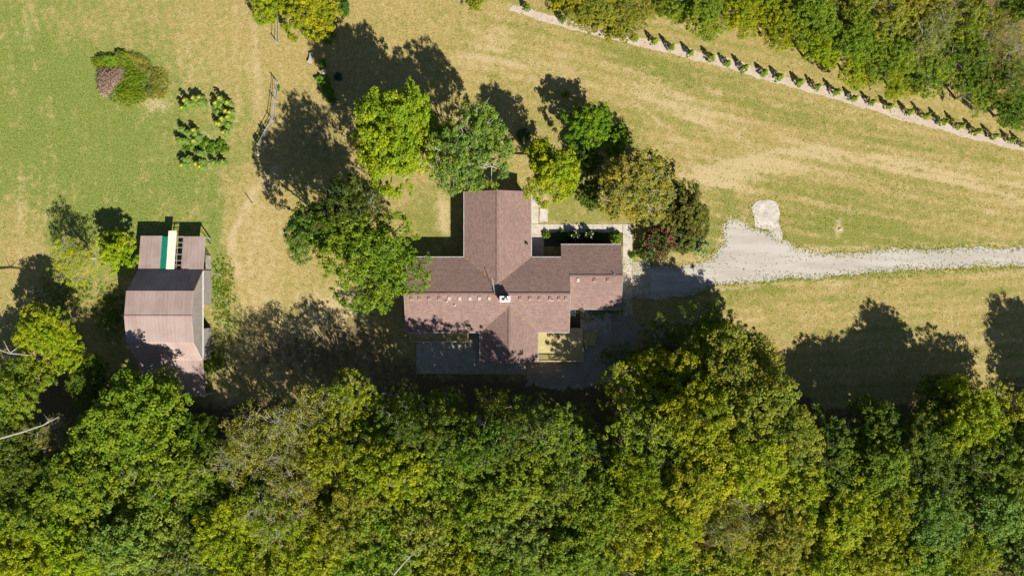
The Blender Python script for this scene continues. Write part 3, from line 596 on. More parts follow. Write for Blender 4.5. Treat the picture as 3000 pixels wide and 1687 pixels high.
def branches(name, C, BC, H, seed, mat, n2=60, r0=.28, ext=.0, thin=.03):
    r = random.Random(seed); mb = MB(); zb = H * .28; t0 = Vector((0, 0, 0)); f = Vector((r.uniform(-.3, .3), r.uniform(-.3, .3), zb))
    mb.tube([t0, Vector((f.x * .3, f.y * .3, zb * .5)), f], [r0 * 1.25, r0, r0 * .8], 8)
    for b_ in BC:
        b_ = Vector(b_) - Vector((0, 0, 1.0)); m = (f + b_) / 2 + Vector((r.uniform(-.5, .5), r.uniform(-.5, .5), -.3)); mb.tube([f, m, b_], [r0 * .5, r0 * .35, r0 * .2], 5)
    BCv = [Vector(b_) for b_ in BC]
    for c_ in r.sample(list(C), min(n2, len(C))):
        c_ = Vector(c_); b_ = min(BCv, key=lambda q: (q - c_).length); e_ = c_ + (c_ - b_).normalized() * ext
        m = (b_ + e_) / 2 + Vector((r.uniform(-.25, .25), r.uniform(-.25, .25), r.uniform(-.1, .25))); mb.tube([b_, m, e_], [thin * 2.2, thin * 1.5, thin * .6], 4, cap=False)
        if ext:
            for _ in range(3):
                w_ = m.lerp(e_, r.uniform(.0, .8)); mb.tube([w_, w_ + Vector((r.uniform(-1, 1), r.uniform(-1, 1), r.uniform(.1, .8))) * .8], [thin, thin * .4], 3, cap=False)
    me = bpy.data.meshes.new(name); me.from_pydata(mb.v, [], mb.f); me.materials.append(M[mat]); return me
PROTO = {}
def reff(C, cr=.3): return float(np.percentile(np.hypot(C[:, 0], C[:, 1]), 88)) + cr
def proto(key, seed, tree_kw, br_kw, Rp, Hp):
    me, C, BC = crown('crown', seed, R=Rp, H=Hp, **tree_kw); PROTO[key] = (me, branches('trunk', C, BC, Hp, seed, **br_kw), reff(C), Hp)
for i in range(4): proto('lush%d' % i, 10 + i, dict(ncl=620, npl=34, cr=.42, leaf=.25, boughs=15), dict(mat='bark', n2=40), 5.5, 14)
for i in range(3): proto('open%d' % i, 20 + i, dict(ncl=520, npl=29, cr=.38, leaf=.24, boughs=19), dict(mat='palebark', n2=60, ext=.3, thin=.022), 5.5, 14)
for i in range(3): proto('airy%d' % i, 60 + i, dict(ncl=270, npl=30, cr=.40, leaf=.23, boughs=18), dict(mat='palebark', n2=60, ext=.3, thin=.02), 5.5, 14)
for i in range(3): proto('sparse%d' % i, 30 + i, dict(ncl=460, npl=22, cr=.42, leaf=.18, boughs=14), dict(mat='palebark', n2=150, ext=.6, thin=.02), 5.5, 14)
for i in range(2): proto('fine%d' % i, 40 + i, dict(ncl=750, npl=32, cr=.36, leaf=.2, boughs=11, rz=.36), dict(mat='bark', n2=40), 5.5, 14)
for i in range(2): proto('small%d' % i, 50 + i, dict(ncl=330, npl=42, cr=.27, leaf=.19, boughs=9, zc=.55, rz=.42), dict(mat='bark', n2=50, r0=.12, thin=.02), 3, 6)
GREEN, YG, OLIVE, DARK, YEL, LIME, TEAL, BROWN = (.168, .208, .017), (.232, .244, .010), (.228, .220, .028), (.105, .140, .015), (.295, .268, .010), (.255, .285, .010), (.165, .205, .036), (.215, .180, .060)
CN = {GREEN: 'mid green', YG: 'yellowish green', OLIVE: 'olive', DARK: 'dark green', YEL: 'golden yellow', LIME: 'bright yellow-green', TEAL: 'cool bluish green', BROWN: 'rusty brown'}
TREES = []
def tree(dx, dy, rpx, H, kind, c, label=None, sy=1., name=None, rz=None):
    """dx, dy, rpx in the 2576-wide view: apparent centre and radius of the crown"""
    pk = kind if kind in PROTO else kind + str(rnd.randrange({'lush': 4, 'open': 3, 'sparse': 3, 'fine': 2, 'small': 2, 'airy': 3}[kind]))
    ml, mt, Rp, Hp = PROTO[pk]; hc = H * .66; x, y = D(dx, dy, hc); R = rpx * DS / 20 * (1 - hc / CH)
    nm = name or {'lush': 'leafy_tree', 'open': 'open_crowned_tree', 'sparse': 'bare_branched_tree', 'fine': 'fine_leaved_tree', 'small': 'small_tree', 'airy': 'airy_tree'}[pk.rstrip('0123456789')]
    o = empty(nm, (x, y, 0), rnd.uniform(0, 6.28) if rz is None else rz)
    for n_, me in (('crown', ml), ('trunk', mt)):
        p = bpy.data.objects.new(n_, me); col.objects.link(p); p.parent = o
        p.scale = (R / Rp, R / Rp * sy, H / Hp)
        if n_ == 'crown': p.color = (*[v * rnd.uniform(.92, 1.08) for v in c], 1)
    o['category'] = 'tree'
    if label: o['label'] = label
    else: TREES.append((o, dx, dy, CN[c], pk.rstrip('0123456789'), rpx))
    return o
# hero trees beside the house
PROTO['heroA'] = None
def hero(key, seed, R, H, kw, bw):
    me, C, BC = crown('crown', seed, R=R, H=H, **kw); PROTO[key] = (me, branches('trunk', C, BC, H, seed, **bw), reff(C), H)
del PROTO['heroA']
hero('heroa', 101, 5.2, 15, dict(ncl=1150, npl=38, cr=.38, leaf=.24, boughs=26, zc=.54, rz=.44), dict(mat='bark', n2=50))
hero('herob', 102, 5.6, 14.5, dict(ncl=620, npl=40, cr=.42, leaf=.24, boughs=16, rz=.34), dict(mat='palebark', n2=120, ext=.4, thin=.028, r0=.15))
hero('heroc', 103, 7.0, 15, dict(ncl=1000, npl=32, cr=.42, leaf=.24, boughs=22, zc=.58, rz=.34), dict(mat='bark', n2=80))
hero('herod', 104, 4.0, 12, dict(ncl=480, npl=38, cr=.36, leaf=.23, boughs=15), dict(mat='bark', n2=60))
hero('heroe', 105, 4.2, 9, dict(ncl=560, npl=38, cr=.34, leaf=.21, boughs=15, zc=.58, rz=.38), dict(mat='palebark', n2=120, ext=.3, thin=.02))
tree(990, 337, 92, 17, 'heroa', (.225, .275, .012), 'tall bright yellow-green tree left of the bluish one above the house', sy=1.35, name='leafy_tree', rz=0)
tree(1172, 385, 102, 15.5, 'herob', TEAL, 'cool green tree with bare pale branches overhanging the north wing roof', sy=1.12, name='open_crowned_tree', rz=.0)
tree(925, 650, 138, 17, 'heroc', (.165, .205, .018), 'broad spreading green tree overlapping the left end of the house roof', sy=.85, name='leafy_tree', rz=-.3)
tree(782, 582, 66, 15, 'lush1', (.11, .17, .03), 'smaller green tree tucked against the left of the broad spreading one', name='leafy_tree', sy=1.15, rz=0)
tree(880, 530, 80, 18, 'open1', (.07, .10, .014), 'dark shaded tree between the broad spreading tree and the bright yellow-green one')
tree(1378, 432, 72, 13, 'herod', YG, 'yellowish green tree at the upper right corner of the north wing', name='leafy_tree', sy=1.2, rz=0)
tree(1595, 465, 90, 9, 'heroe', (.235, .225, .035), 'broad olive yellow tree above the garage roof', name='leafy_tree', sy=1.0)
tree(1475, 306, 63, 7.5, 'small0', (.13, .20, .01), 'round rich green tree alone on the lawn right of the bluish tree')
tree(1552, 352, 42, 5, 'small1', (.13, .20, .01), 'small green tree between the round tree and the olive one')
tree(1727, 532, 62, 6.5, 'small1', (.135, .12, .03), 'dark brownish olive tree right of the olive yellow tree', sy=1.35, rz=0)
tree(1490, 480, 34, 5, 'small0', DARK, 'dark narrow tree under the left side of the olive one', sy=1.4, rz=0)
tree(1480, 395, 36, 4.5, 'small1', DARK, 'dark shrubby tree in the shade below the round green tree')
tree(190, 645, 64, 6.5, 'sparse1', (.30, .30, .01), 'thin yellow tree with see-through crown left of the barn')
tree(285, 635, 52, 6, 'small0', LIME, 'bright yellow-green small tree touching the left of the barn')
tree(770, 22, 74, 7, 'small0', YG, 'yellow-green tree cut by the top edge beside the short fence')
tree(685, 6, 56, 6, 'small1', YG, 'pale green tree at the top edge directly above the short fence')
# lower woods: centre x, centre y, radius, height, kind, colour
W = [(130, 850, 85, 9, 'lush', YG), (50, 985, 85, 10, 'lush', GREEN), (60, 1130, 75, 10, 'open', DARK), (370, 1060, 120, 15, 'lush', GREEN), (410, 975, 48, 11, 'open', GREEN), (270, 1080, 70, 12, 'open', GREEN), (240, 1200, 115, 14, 'lush', GREEN), (420, 1190, 95, 15, 'open', GREEN),
     (120, 1300, 85, 13, 'lush', GREEN), (55, 1405, 90, 13, 'lush', LIME), (200, 1380, 90, 14, 'lush', LIME), (330, 1340, 110, 15, 'lush', TEAL), (450, 1400, 90, 14, 'open', TEAL), (150, 1110, 70, 9, 'sparse', BROWN), (230, 960, 60, 7, 'lush', DARK), (160, 1190, 70, 10, 'lush', DARK),
     (620, 1120, 100, 14, 'sparse', OLIVE), (760, 1050, 100, 14, 'sparse', OLIVE), (740, 1190, 95, 14, 'sparse', OLIVE), (870, 1010, 75, 13, 'airy', YG), (520, 1230, 75, 12, 'open', DARK), (580, 1320, 105, 14, 'fine', LIME), (700, 1300, 90, 15, 'sparse', YG), (760, 1400, 105, 14, 'fine', YG), (640, 1420, 90, 14, 'lush', YG),
     (850, 1160, 90, 15, 'open', YG), (880, 1290, 105, 15, 'fine', OLIVE), (960, 1390, 105, 15, 'lush', GREEN), (985, 1200, 100, 15, 'open', YG), (1000, 1085, 85, 13, 'airy', DARK), (1095, 1085, 85, 19, 'open', DARK), (1080, 1320, 95, 14, 'open', OLIVE),
     (1195, 1095, 90, 19, 'open', DARK), (1150, 1190, 95, 14, 'open', GREEN), (1300, 1095, 90, 18, 'airy', DARK), (1270, 1215, 105, 15, 'lush', GREEN), (1390, 1110, 85, 14, 'airy', GREEN), (1410, 1230, 100, 15, 'open', GREEN), (1190, 1310, 95, 15, 'lush', GREEN), (1320, 1340, 105, 15, 'lush', TEAL), (1150, 1420, 95, 14, 'lush', YG), (1280, 1430, 95, 14, 'fine', GREEN), (1440, 1400, 100, 15, 'lush', GREEN), (1500, 1140, 75, 11, 'airy', DARK), (1520, 1280, 95, 15, 'lush', GREEN),
     (1600, 995, 90, 12, 'airy', YG), (1715, 960, 110, 12, 'lush', YG), (1745, 1050, 80, 17, 'open', YG), (1850, 935, 100, 13, 'lush', OLIVE), (1640, 1100, 105, 15, 'open', GREEN), (1770, 1070, 110, 16, 'lush', YG), (1890, 1040, 105, 16, 'lush', OLIVE), (1980, 1110, 95, 15, 'fine', OLIVE), (1620, 1220, 95, 15, 'fine', YG), (1750, 1200, 105, 16, 'lush', YG), (1880, 1170, 110, 16, 'fine', YEL), (1990, 1230, 95, 15, 'lush', YG),
     (1580, 1370, 90, 14, 'open', YG), (1690, 1330, 90, 15, 'fine', LIME), (1700, 1430, 95, 14, 'lush', GREEN), (1820, 1300, 95, 15, 'sparse', OLIVE), (1830, 1410, 100, 14, 'lush', YG), (1940, 1340, 95, 15, 'fine', OLIVE), (1960, 1430, 90, 14, 'lush', YG),
     (1660, 850, 60, 7, 'airy', DARK), (1770, 830, 65, 8, 'airy', DARK), (1860, 850, 60, 8, 'open', DARK), (1560, 900, 45, 5, 'airy', DARK),
     (2110, 1100, 80, 11, 'open', DARK), (2080, 1200, 85, 13, 'open', DARK), (2120, 1300, 95, 14, 'lush', LIME), (2200, 1180, 85, 13, 'lush', GREEN), (2210, 1080, 75, 11, 'lush', DARK), (2060, 1400, 90, 14, 'lush', YG), (2190, 1390, 100, 14, 'lush', YG), (2250, 1280, 85, 14, 'open', YG),
     (2320, 1100, 80, 12, 'lush', DARK), (2330, 1190, 85, 13, 'open', DARK), (2440, 1050, 85, 14, 'lush', YG), (2540, 1040, 80, 10, 'open', YG), (2840, 1050, 90, 15, 'lush', GREEN), (2870, 1180, 110, 15, 'lush', GREEN), (2700, 1330, 90, 12, 'lush', GREEN), (2430, 1170, 90, 13, 'open', DARK), (2540, 1180, 90, 14, 'open', GREEN), (2350, 1310, 95, 14, 'fine', TEAL), (2480, 1290, 105, 14, 'lush', TEAL), (2310, 1410, 90, 13, 'lush', GREEN), (2430, 1410, 95, 14, 'fine', YG), (2550, 1400, 95, 14, 'lush', TEAL), (2370, 1000, 60, 9, 'lush', DARK),
     (1010, 1015, 58, 9, 'airy', GREEN), (1125, 1030, 55, 9, 'airy', GREEN), (1240, 1035, 55, 9, 'airy', YG), (1345, 1040, 55, 9, 'airy', GREEN), (1450, 1060, 50, 8, 'airy', GREEN), (1800, 890, 72, 11, 'lush', YG), (1640, 935, 62, 10, 'open', YG), (1905, 930, 60, 12, 'open', OLIVE)]
for t in W: tree(*t)
fr = random.Random(77)
for gy_ in range(1110, 1480, 42):
    for gx_ in range(0, 2600, 46):
        fx, fy = gx_ + fr.uniform(-14, 14), gy_ + fr.uniform(-12, 12)
        if min(math.hypot(fx - t[0], fy - t[1]) / t[2] for t in W) > .78: W.append((fx, fy, 66, 11, fr.choice(['lush', 'open']), fr.choice([DARK, GREEN, DARK]))); tree(*W[-1])
# woods at the top right
U = [(1700, 5, 55, 7, 'lush', GREEN), (1780, 30, 60, 8, 'lush', GREEN), (1870, 25, 60, 8, 'fine', YG), (1950, 55, 62, 8, 'lush', YG), (2040, 40, 65, 9, 'lush', GREEN), (2060, 120, 58, 7, 'lush', YG), (2150, 90, 65, 8, 'fine', GREEN), (2160, 165, 52, 6, 'lush', YG), (2240, 40, 65, 9, 'open', OLIVE), (2250, 150, 62, 8, 'lush', GREEN), (2270, 205, 45, 5, 'fine', YG),
     (2340, 90, 65, 9, 'sparse', OLIVE), (2350, 190, 60, 7, 'open', GREEN), (2430, 50, 65, 9, 'open', GREEN), (2430, 150, 65, 8, 'open', DARK), (2450, 230, 52, 6, 'open', GREEN), (2520, 100, 65, 9, 'sparse', OLIVE), (2530, 200, 62, 8, 'open', DARK), (2550, 275, 50, 6, 'lush', DARK), (2570, 20, 60, 9, 'lush', DARK), (2150, -10, 60, 9, 'lush', GREEN), (2330, -5, 60, 9, 'open', OLIVE), (1940, -20, 60, 8, 'lush', GREEN)]
for t in U: tree(*t)
for dx, dy, r_, h, k, c, lb in [(1495, 30, 58, 6, 'fine0', OLIVE, 'olive drooping tree over the pale bed at the top edge'), (1560, 75, 42, 4.5, 'small0', OLIVE, 'small olive tree at the upper end of the row of clipped shrubs'), (1600, 20, 50, 6, 'fine1', OLIVE, 'feathery olive tree between the pale bed and the upper woods'), (1425, -5, 40, 5, 'small1', YG, 'tree cut by the top edge above the start of the pale bed'), (1205, -8, 34, 4, 'small0', OLIVE, 'little olive tree cut by the top edge above the long lawn')]:
    tree(dx, dy, r_, h, k, c, lb)

# labels for the woods
def anchor(x):
    for lim, t in [(110, 'at far left edge'), (215, 'left of barn'), (330, "under barn's left side"), (500, 'straight below barn'), (680, 'just right of barn'), (830, 'between barn and house'), (960, 'left of house'), (1050, "under house's left end"), (1200, 'below narrow deck'), (1330, 'below south wing'), (1460, 'below large deck'), (1560, 'below garage'), (1680, 'below driveway end'),
                   (1800, 'below driveway bend'), (1920, 'below gravel pad'), (2040, 'below concrete slab'), (2170, 'right of concrete slab'), (2300, 'below lawn shadows'), (2400, 'below right driveway'), (2490, 'near right edge'), (9999, 'at far right edge')]:
        if x < lim: return t
KW = {'lush': 'dense', 'open': 'open-crowned', 'sparse': 'bare-twigged', 'fine': 'fine-leaved', 'airy': 'see-through'}
CS = {'mid green': 'green', 'yellowish green': 'yellow-green', 'bright yellow-green': 'bright-lime', 'cool bluish green': 'blue-green', 'dark green': 'dark', 'golden yellow': 'golden', 'rusty brown': 'brownish', 'olive': 'olive'}
used = {}
for o, x, y, cn, k, r_ in TREES:
    up = y < 500
    if up: row = 'top edge' if y < 35 else ('middle' if y < 110 else 'lower side'); an_ = ['left end', 'left part', 'centre', 'right part', 'far right'][min(4, max(0, int((x - 1690) / 180)))]; lb = f'{KW[k]} {CS[cn]} tree, {row} of upper woods, {an_}'
    else: row = 'front edge' if y < 1060 else ('second row' if y < 1170 else ('middle' if y < 1290 else 'bottom rows')); lb = f'{KW[k]} {CS[cn]} tree, {row} of lower woods, {anchor(x)}'
    used.setdefault(lb, []).append((o, x, y)); o['group'] = 'trees of the upper woods' if up else 'trees of the lower woods'
for lb, L in used.items():
    if len(L) == 1: L[0][0]['label'] = lb; continue
    if max(t[1] for t in L) - min(t[1] for t in L) > max(t[2] for t in L) - min(t[2] for t in L): L.sort(key=lambda t: t[1]); ends = ('leftmost', 'rightmost')
    else: L.sort(key=lambda t: t[2]); ends = ('upper', 'lower')
    sides = {2: ends, 3: (ends[0], 'centre', ends[1])}.get(len(L)) or [ends[0]] + ['second', 'third', 'fourth', 'fifth', 'sixth'][:len(L) - 2] + [ends[1]]
    for (o, x, y), s in zip(L, sides): o['label'] = lb + f', {s} one'

# ------------------------------------------------------------------ fallen and dead limbs
def limb(name, pts, r0, label, br=()):
    P3 = [Vector((*D(x, y, z), z)) for x, y, z in pts]; mb = MB().tube(P3, [r0 * (1 - .7 * i / (len(P3) - 1)) for i in range(len(P3))], 6)
    for (i, dx, dy, dz) in br: mb.tube([P3[i], P3[i] + Vector((dx, dy, dz))], [r0 * .4, r0 * .12], 5)
    o = mb.build(name, M['palebark']); tag(o, label, 'dead limb')
limb('dead_limb', [(-30, 870, 10), (25, 888, 11), (80, 894, 11)], .17, 'thick bleached dead limb entering from the left edge', [(1, -.6, 1.6, .3), (1, 1.2, .8, .2)])
limb('dead_limb', [(-20, 1108, 13), (60, 1085, 13.5), (110, 1068, 14), (148, 1048, 14)], .13, 'long bleached dead limb slanting up from the left edge', [(1, 1.6, -.3, .2), (2, 1.2, .9, .1)])
limb('dead_limb', [(990, 1445, 14), (1030, 1400, 15), (1062, 1372, 15)], .1, 'forked bare limb near the bottom edge below the house', [(1, -1.8, .6, .3), (1, .3, -2, .2), (0, -1.0, 1.4, .4), (2, .9, .5, .1), (1, 1.5, .9, .2)])

# ------------------------------------------------------------------ shrubs and bedding plants
def bushmesh(seed, R, H, ncl, npl, cr, leaf, cone=False, drape=0):
    rs = np.random.default_rng(seed); u = unit(rs, ncl); u[:, 2] = np.abs(u[:, 2])
    if cone:
        t = rs.random(ncl) ** .8; a = rs.uniform(0, 6.28, ncl); q = R * (1 - t) ** .8 * rs.uniform(.6, 1, ncl) * (.85 + .15 * np.sin(3 * a)); C = np.stack([np.cos(a) * q, np.sin(a) * q, .12 + t * (H - .15)], 1)
    else: C = u * np.array([R, R, H * .85]) * rs.uniform(.4, .92, (ncl, 1)) + [0, 0, H * .08]
    return leaves('foliage', C, rs.uniform(.7, 1.3, ncl) * cr, npl, leaf, rs, M['leaf'])
BM = {'bush': [bushmesh(200 + i, 1.2, 1.5, 60, 55, .28, .17) for i in range(3)], 'cone': [bushmesh(210 + i, .68, 2.0, 60, 42, .13, .10, True) for i in range(3)], 'big': [bushmesh(220, 3, 3.4, 190, 60, .34, .2)], 'herb': [bushmesh(230 + i, .8, .7, 26, 30, .2, .26) for i in range(2)]}
def stemmesh(R, H, n, seed, r0=.02):
    r = random.Random(seed); mb = MB()
    for k in range(n): a = r.uniform(0, 6.28); q = R * r.uniform(.2, .8); mb.tube([(math.cos(a) * .05, math.sin(a) * .05, 0), (math.cos(a) * q * .4, math.sin(a) * q * .4, H * .5), (math.cos(a) * q, math.sin(a) * q, H * .8)], [r0, r0 * .8, r0 * .4], 4)
    me = bpy.data.meshes.new('stems'); me.from_pydata(mb.v, [], mb.f); me.materials.append(M['bark']); return me
SM = {'bush': stemmesh(1.2, 1.5, 9, 1), 'cone': stemmesh(.3, 1.9, 4, 2), 'big': stemmesh(3, 3.4, 16, 3, .05), 'herb': stemmesh(.7, .7, 8, 4, .012)}
DIM = {'bush': (1.2, 1.5), 'cone': (.68, 2.0), 'big': (3, 3.4), 'herb': (.8, .7)}
def bush(kind, px, py, rpx, H, c, label, cat='shrub', name='shrub', group=None, sy=1., flowers=None, rz=None, h0=.5):
    x, y = G(px, py, H * h0); R, Hm = DIM[kind]; o = empty(name, (x, y, 0), rnd.uniform(0, 6.28) if rz is None else rz); k = rpx / 20 / R
    p = bpy.data.objects.new('foliage', rnd.choice(BM[kind])); q = bpy.data.objects.new('stems', SM[kind])
    for e_ in (p, q): col.objects.link(e_); e_.parent = o; e_.scale = (k, k * sy, H / Hm)
    p.color = (*[v * rnd.uniform(.93, 1.07) for v in c], 1); tag(o, label, cat, group)
    if flowers:
        n, s, mt, hh, nm = flowers; mb = MB(); r = random.Random(n + int(px))
        for i in range(n):
            a, q_ = r.uniform(0, 6.28), math.sqrt(r.random()) * .9; z = H * math.sqrt(max(0, 1 - q_ * q_)) * hh + .1; c0 = Vector((math.cos(a) * q_ * R * k, math.sin(a) * q_ * R * k * sy, z))
            for j in range(6):
                u = Vector((r.gauss(0, 1), r.gauss(0, 1), abs(r.gauss(0, 1)))).normalized(); e1 = u.orthogonal().normalized() * s * r.uniform(.6, 1.1); e2 = u.cross(e1); cc = c0 + u * s * .5; mb.add([cc - e1, cc - e2, cc + e1, cc + e2], [(0, 1, 2, 3)])
        f = mb.build(nm, M[mt], o)
    return o
ROW = [(322, 20), (433, 40), (532, 77), (643, 108), (763, 135), (857, 168), (957, 195), (1070, 223), (1160, 248), (1278, 277), (1377, 305), (1490, 335), (1592, 372), (1695, 395), (1800, 418), (1912, 450), (2008, 472), (2112, 508), (2207, 530), (2305, 563), (2405, 592), (2507, 615), (2582, 640)]
ordn = ['first', 'second', 'third', 'fourth', 'fifth', 'sixth', 'seventh', 'eighth', 'ninth', 'tenth', 'eleventh', 'twelfth', 'thirteenth', 'fourteenth', 'fifteenth', 'sixteenth', 'seventeenth', 'eighteenth', 'nineteenth', 'twentieth', 'twenty-first', 'twenty-second', 'last']
for i, (x, y) in enumerate(ROW):
    bush('cone', 1700 + x / 1.981, 100 + y / 1.981, rnd.uniform(13.5, 16), rnd.uniform(1.5, 2.2), (.19, .25, .018), f'small cone-shaped shrub, {ordn[i]} from the left in the row along the pale bed', 'shrub', 'conical_shrub', 'cone shrubs in a row along the pale bed')
bush('cone', 1545, 22, 14, 1.9, (.11, .16, .012), 'cone-shaped shrub on the pale bed at the top edge, left of the olive trees', 'shrub', 'conical_shrub'); bush('cone', 1648, 55, 14, 1.9, (.11, .16, .012), 'cone-shaped shrub on the pale bed between two olive trees', 'shrub', 'conical_shrub')
bush('big', 1925, 712, 62, 3.2, (.07, .10, .025), 'dark shrub covered in pink blossom right of the garage', 'flowering shrub', 'flowering_shrub', sy=.85, flowers=(130, .085, 'petalp', 1.0, 'blossoms'), rz=0)
bush('big', 2000, 700, 52, 2.6, (.12, .13, .03), 'olive shrub between the pink shrub and the gravel pad', sy=1.0)
bush('big', 1890, 735, 30, 1.6, (.08, .12, .02), 'low green shrub at the foot of the pink blossom by the walkway')
bush('herb', 2055, 725, 28, 1.2, (.22, .24, .12), 'tuft of silvery ornamental grass beside the gravel pad', 'ornamental grass', 'ornamental_grass'); bush('big', 2030, 640, 40, 3.0, (.09, .095, .025), 'brownish olive shrub above the silvery grass')
bush('bush', 1603, 688, 14, .9, (.13, .2, .02), 'bright green clump on the walkway corner above the shaded courtyard')
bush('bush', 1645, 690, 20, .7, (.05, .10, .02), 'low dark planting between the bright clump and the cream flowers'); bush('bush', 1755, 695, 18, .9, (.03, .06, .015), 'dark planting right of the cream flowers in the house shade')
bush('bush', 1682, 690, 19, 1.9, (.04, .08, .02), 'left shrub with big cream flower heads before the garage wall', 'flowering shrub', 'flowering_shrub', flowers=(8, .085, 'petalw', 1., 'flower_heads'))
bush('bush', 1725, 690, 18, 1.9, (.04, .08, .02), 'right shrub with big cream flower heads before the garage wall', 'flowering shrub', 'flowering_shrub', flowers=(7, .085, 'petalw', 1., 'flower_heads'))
bush('bush', 1803, 698, 22, 1.6, (.15, .19, .02), 'sunlit round yellowish shrub at the upper right garage corner'); bush('bush', 1853, 748, 10, .8, (.11, .18, .02), 'tiny bright green shrub between walkway and pink shrub')
bush('bush', 1658, 276, 12, 1.6, (.20, .25, .02), 'bright sapling standing in the shadow of the round green tree', 'sapling', 'sapling'); bush('bush', 1535, 395, 22, 1.2, (.07, .11, .04), 'greyish shrub in the shade left of the round tree')
for i, (x, y, r_, lb) in enumerate([(946, 186, 14, 'top leafy plant of the border beside the round table'), (940, 235, 20, 'large-leaved plant just below the round white table'), (953, 252, 16, 'large-leaved border plant in the middle of its strip'), (962, 272, 18, 'spiky border plant near the tree shadow edge'), (971, 292, 15, 'pale green plant at the lower end of the border strip')]):
    bush('herb' if i % 2 else 'bush', x, y, r_, .9, (.13, .22, .02), lb, 'border plant', 'border_plant', 'leafy plants of the border strip')
bush('bush', 989, 223, 13, .8, (.02, .12, .05), 'round bluish green shrub inside the large tree shadow'); bush('bush', 1003, 22, 20, 1.4, (.06, .12, .02), 'dark upright shrub at the top edge right of the yellow-green trees', sy=1.4, rz=0)
bush('herb', 962, 110, 22, .8, (.16, .22, .02), 'grassy yellow-green clump at the edge of the large shadow', 'border plant', 'border_plant'); bush('herb', 814, 258, 9, .5, (.10, .17, .02), 'green clump against the top end of the long fence', 'border plant', 'border_plant')
bush('herb', 752, 408, 11, .9, (.07, .11, .02), 'dark plant growing against the lower fence bay'); bush('herb', 768, 380, 9, .9, (.07, .11, .02), 'dark plant against the second lowest fence bay')
# overgrown mound with brush pile
for i, (x, y, r_, h, c, lb) in enumerate([(322, 178, 26, 1.0, (.17, .23, .015), 'bright green weedy shrub above the brush pile'), (352, 165, 22, 1.2, (.16, .21, .02), 'taller weedy shrub at the top of the mound'), (438, 268, 20, .7, (.10, .14, .02), 'dark green weedy shrub at the lower right of the mound'), (296, 170, 16, .9, (.10, .12, .03), 'dark weedy shrub at the upper left of the mound')]):
    bush('bush', x, y, r_, h, c, lb, 'weeds', 'weedy_shrub', 'weedy shrubs on the mound')
def weeds(name, pts_, n, hh, size, c, lb, seed, asp=.22):
    rs_ = np.random.default_rng(seed); C_ = []
    while len(C_) < n:
        cx_, cy_, rx_, ry_, ro_ = pts_[rs_.integers(len(pts_))]; q = rs_.normal(size=2) * .5
        if math.hypot(*q) > 1: continue
        X_, Y_ = G(cx_ + q[0] * rx_ * math.cos(ro_) + q[1] * ry_ * math.sin(ro_), cy_ + q[0] * rx_ * math.sin(ro_) - q[1] * ry_ * math.cos(ro_)); C_.append((X_, Y_, hh * (1 - math.hypot(*q) * .8) * rs_.uniform(.2, 1)))
    me = leaves(name, np.array(C_), rs_.uniform(.12, .3, n), 16, size, rs_, M['leaf'], flat=.8, upn=.1, asp=asp); o_ = bpy.data.objects.new(name, me); col.objects.link(o_); o_.color = (*c, 1); tag(o_, lb, 'weeds', kind='stuff')
weeds('green_weeds', [(330, 190, 60, 34, 0), (385, 225, 55, 50, .3), (375, 275, 60, 40, .2), (300, 180, 30, 20, 0)], 1300, .55, .26, (.17, .22, .016), 'bright green weeds covering the mound around the brush pile', 5)
weeds('dry_weeds', [(430, 205, 62, 26, .6), (465, 240, 34, 40, 0), (410, 175, 40, 14, .5), (450, 275, 40, 20, 0)], 1000, .6, .3, (.27, .245, .06), 'tall straw coloured weeds on the right side of the mound', 6, .15)
weeds('green_weeds', [(1700, 905, 150, 40, 0), (655, 850, 40, 120, 0), (620, 1060, 60, 40, 0), (200, 860, 130, 60, 0), (330, 920, 60, 90, 0)], 1500, .22, .22, (.17, .23, .02), 'loose green undergrowth in the shade at the edge of the lower woods', 7)
weeds('green_weeds', [(480 + x_ / 4.83, 200 + y_ / 4.83, 14, 9, 0) for x_, y_ in ((300, 540), (450, 510), (560, 470), (760, 600), (850, 830), (620, 1060), (720, 1110), (800, 1060), (870, 1130), (380, 1080), (330, 1310), (560, 1340), (760, 1330), (480, 1180))], 420, .45, .26, (.17, .225, .03), 'mixed low greenery filling the garden plot between the sunflowers', 8, .4)
mb = MB(); r = random.Random(12); x0, y0 = G(330, 240)
for k in range(900):
    t, u = r.random(), r.random(); ax_ = -1.9 + 3.6 * u; ay_ = 1.7 - 3.8 * t; 
    if ax_ > 2.2 - 2.6 * t or ax_ < -2.0 + 1.3 * max(0, t - .5): continue
    hgt = .7 * (1 - (ax_ / 2.4) ** 2) * (1 - (ay_ / 2.6) ** 2) * r.uniform(.5, 1.1) + .05; a = r.uniform(0, 3.14); L = r.uniform(.25, .75); mb.tube([(ax_ - math.cos(a) * L, ay_ - math.sin(a) * L, hgt * .7), (ax_ + math.cos(a) * L * .1, ay_ + math.sin(a) * L * .2, hgt + .06), (ax_ + math.cos(a) * L, ay_ + math.sin(a) * L, hgt * .8)], [.022, .02, .01], 3, cap=False)
mb.slab([(-1.7, 1.5, .2), (-1.9, -.3, .2), (-.9, -1.9, .15), (-.2, -1.8, .15), (.6, -.6, .2), (1.7, .6, .2), (.6, 1.6, .2)], .2, 0)
o = mb.build('brush_pile', plain('dead_sticks', (.18, .115, .08), (.34, .24, .17), 8)); o.location = (x0, y0, 0); o.scale = (1, 1, 1.5); tag(o, 'heap of dead brown sticks on the green mound', 'brush pile')
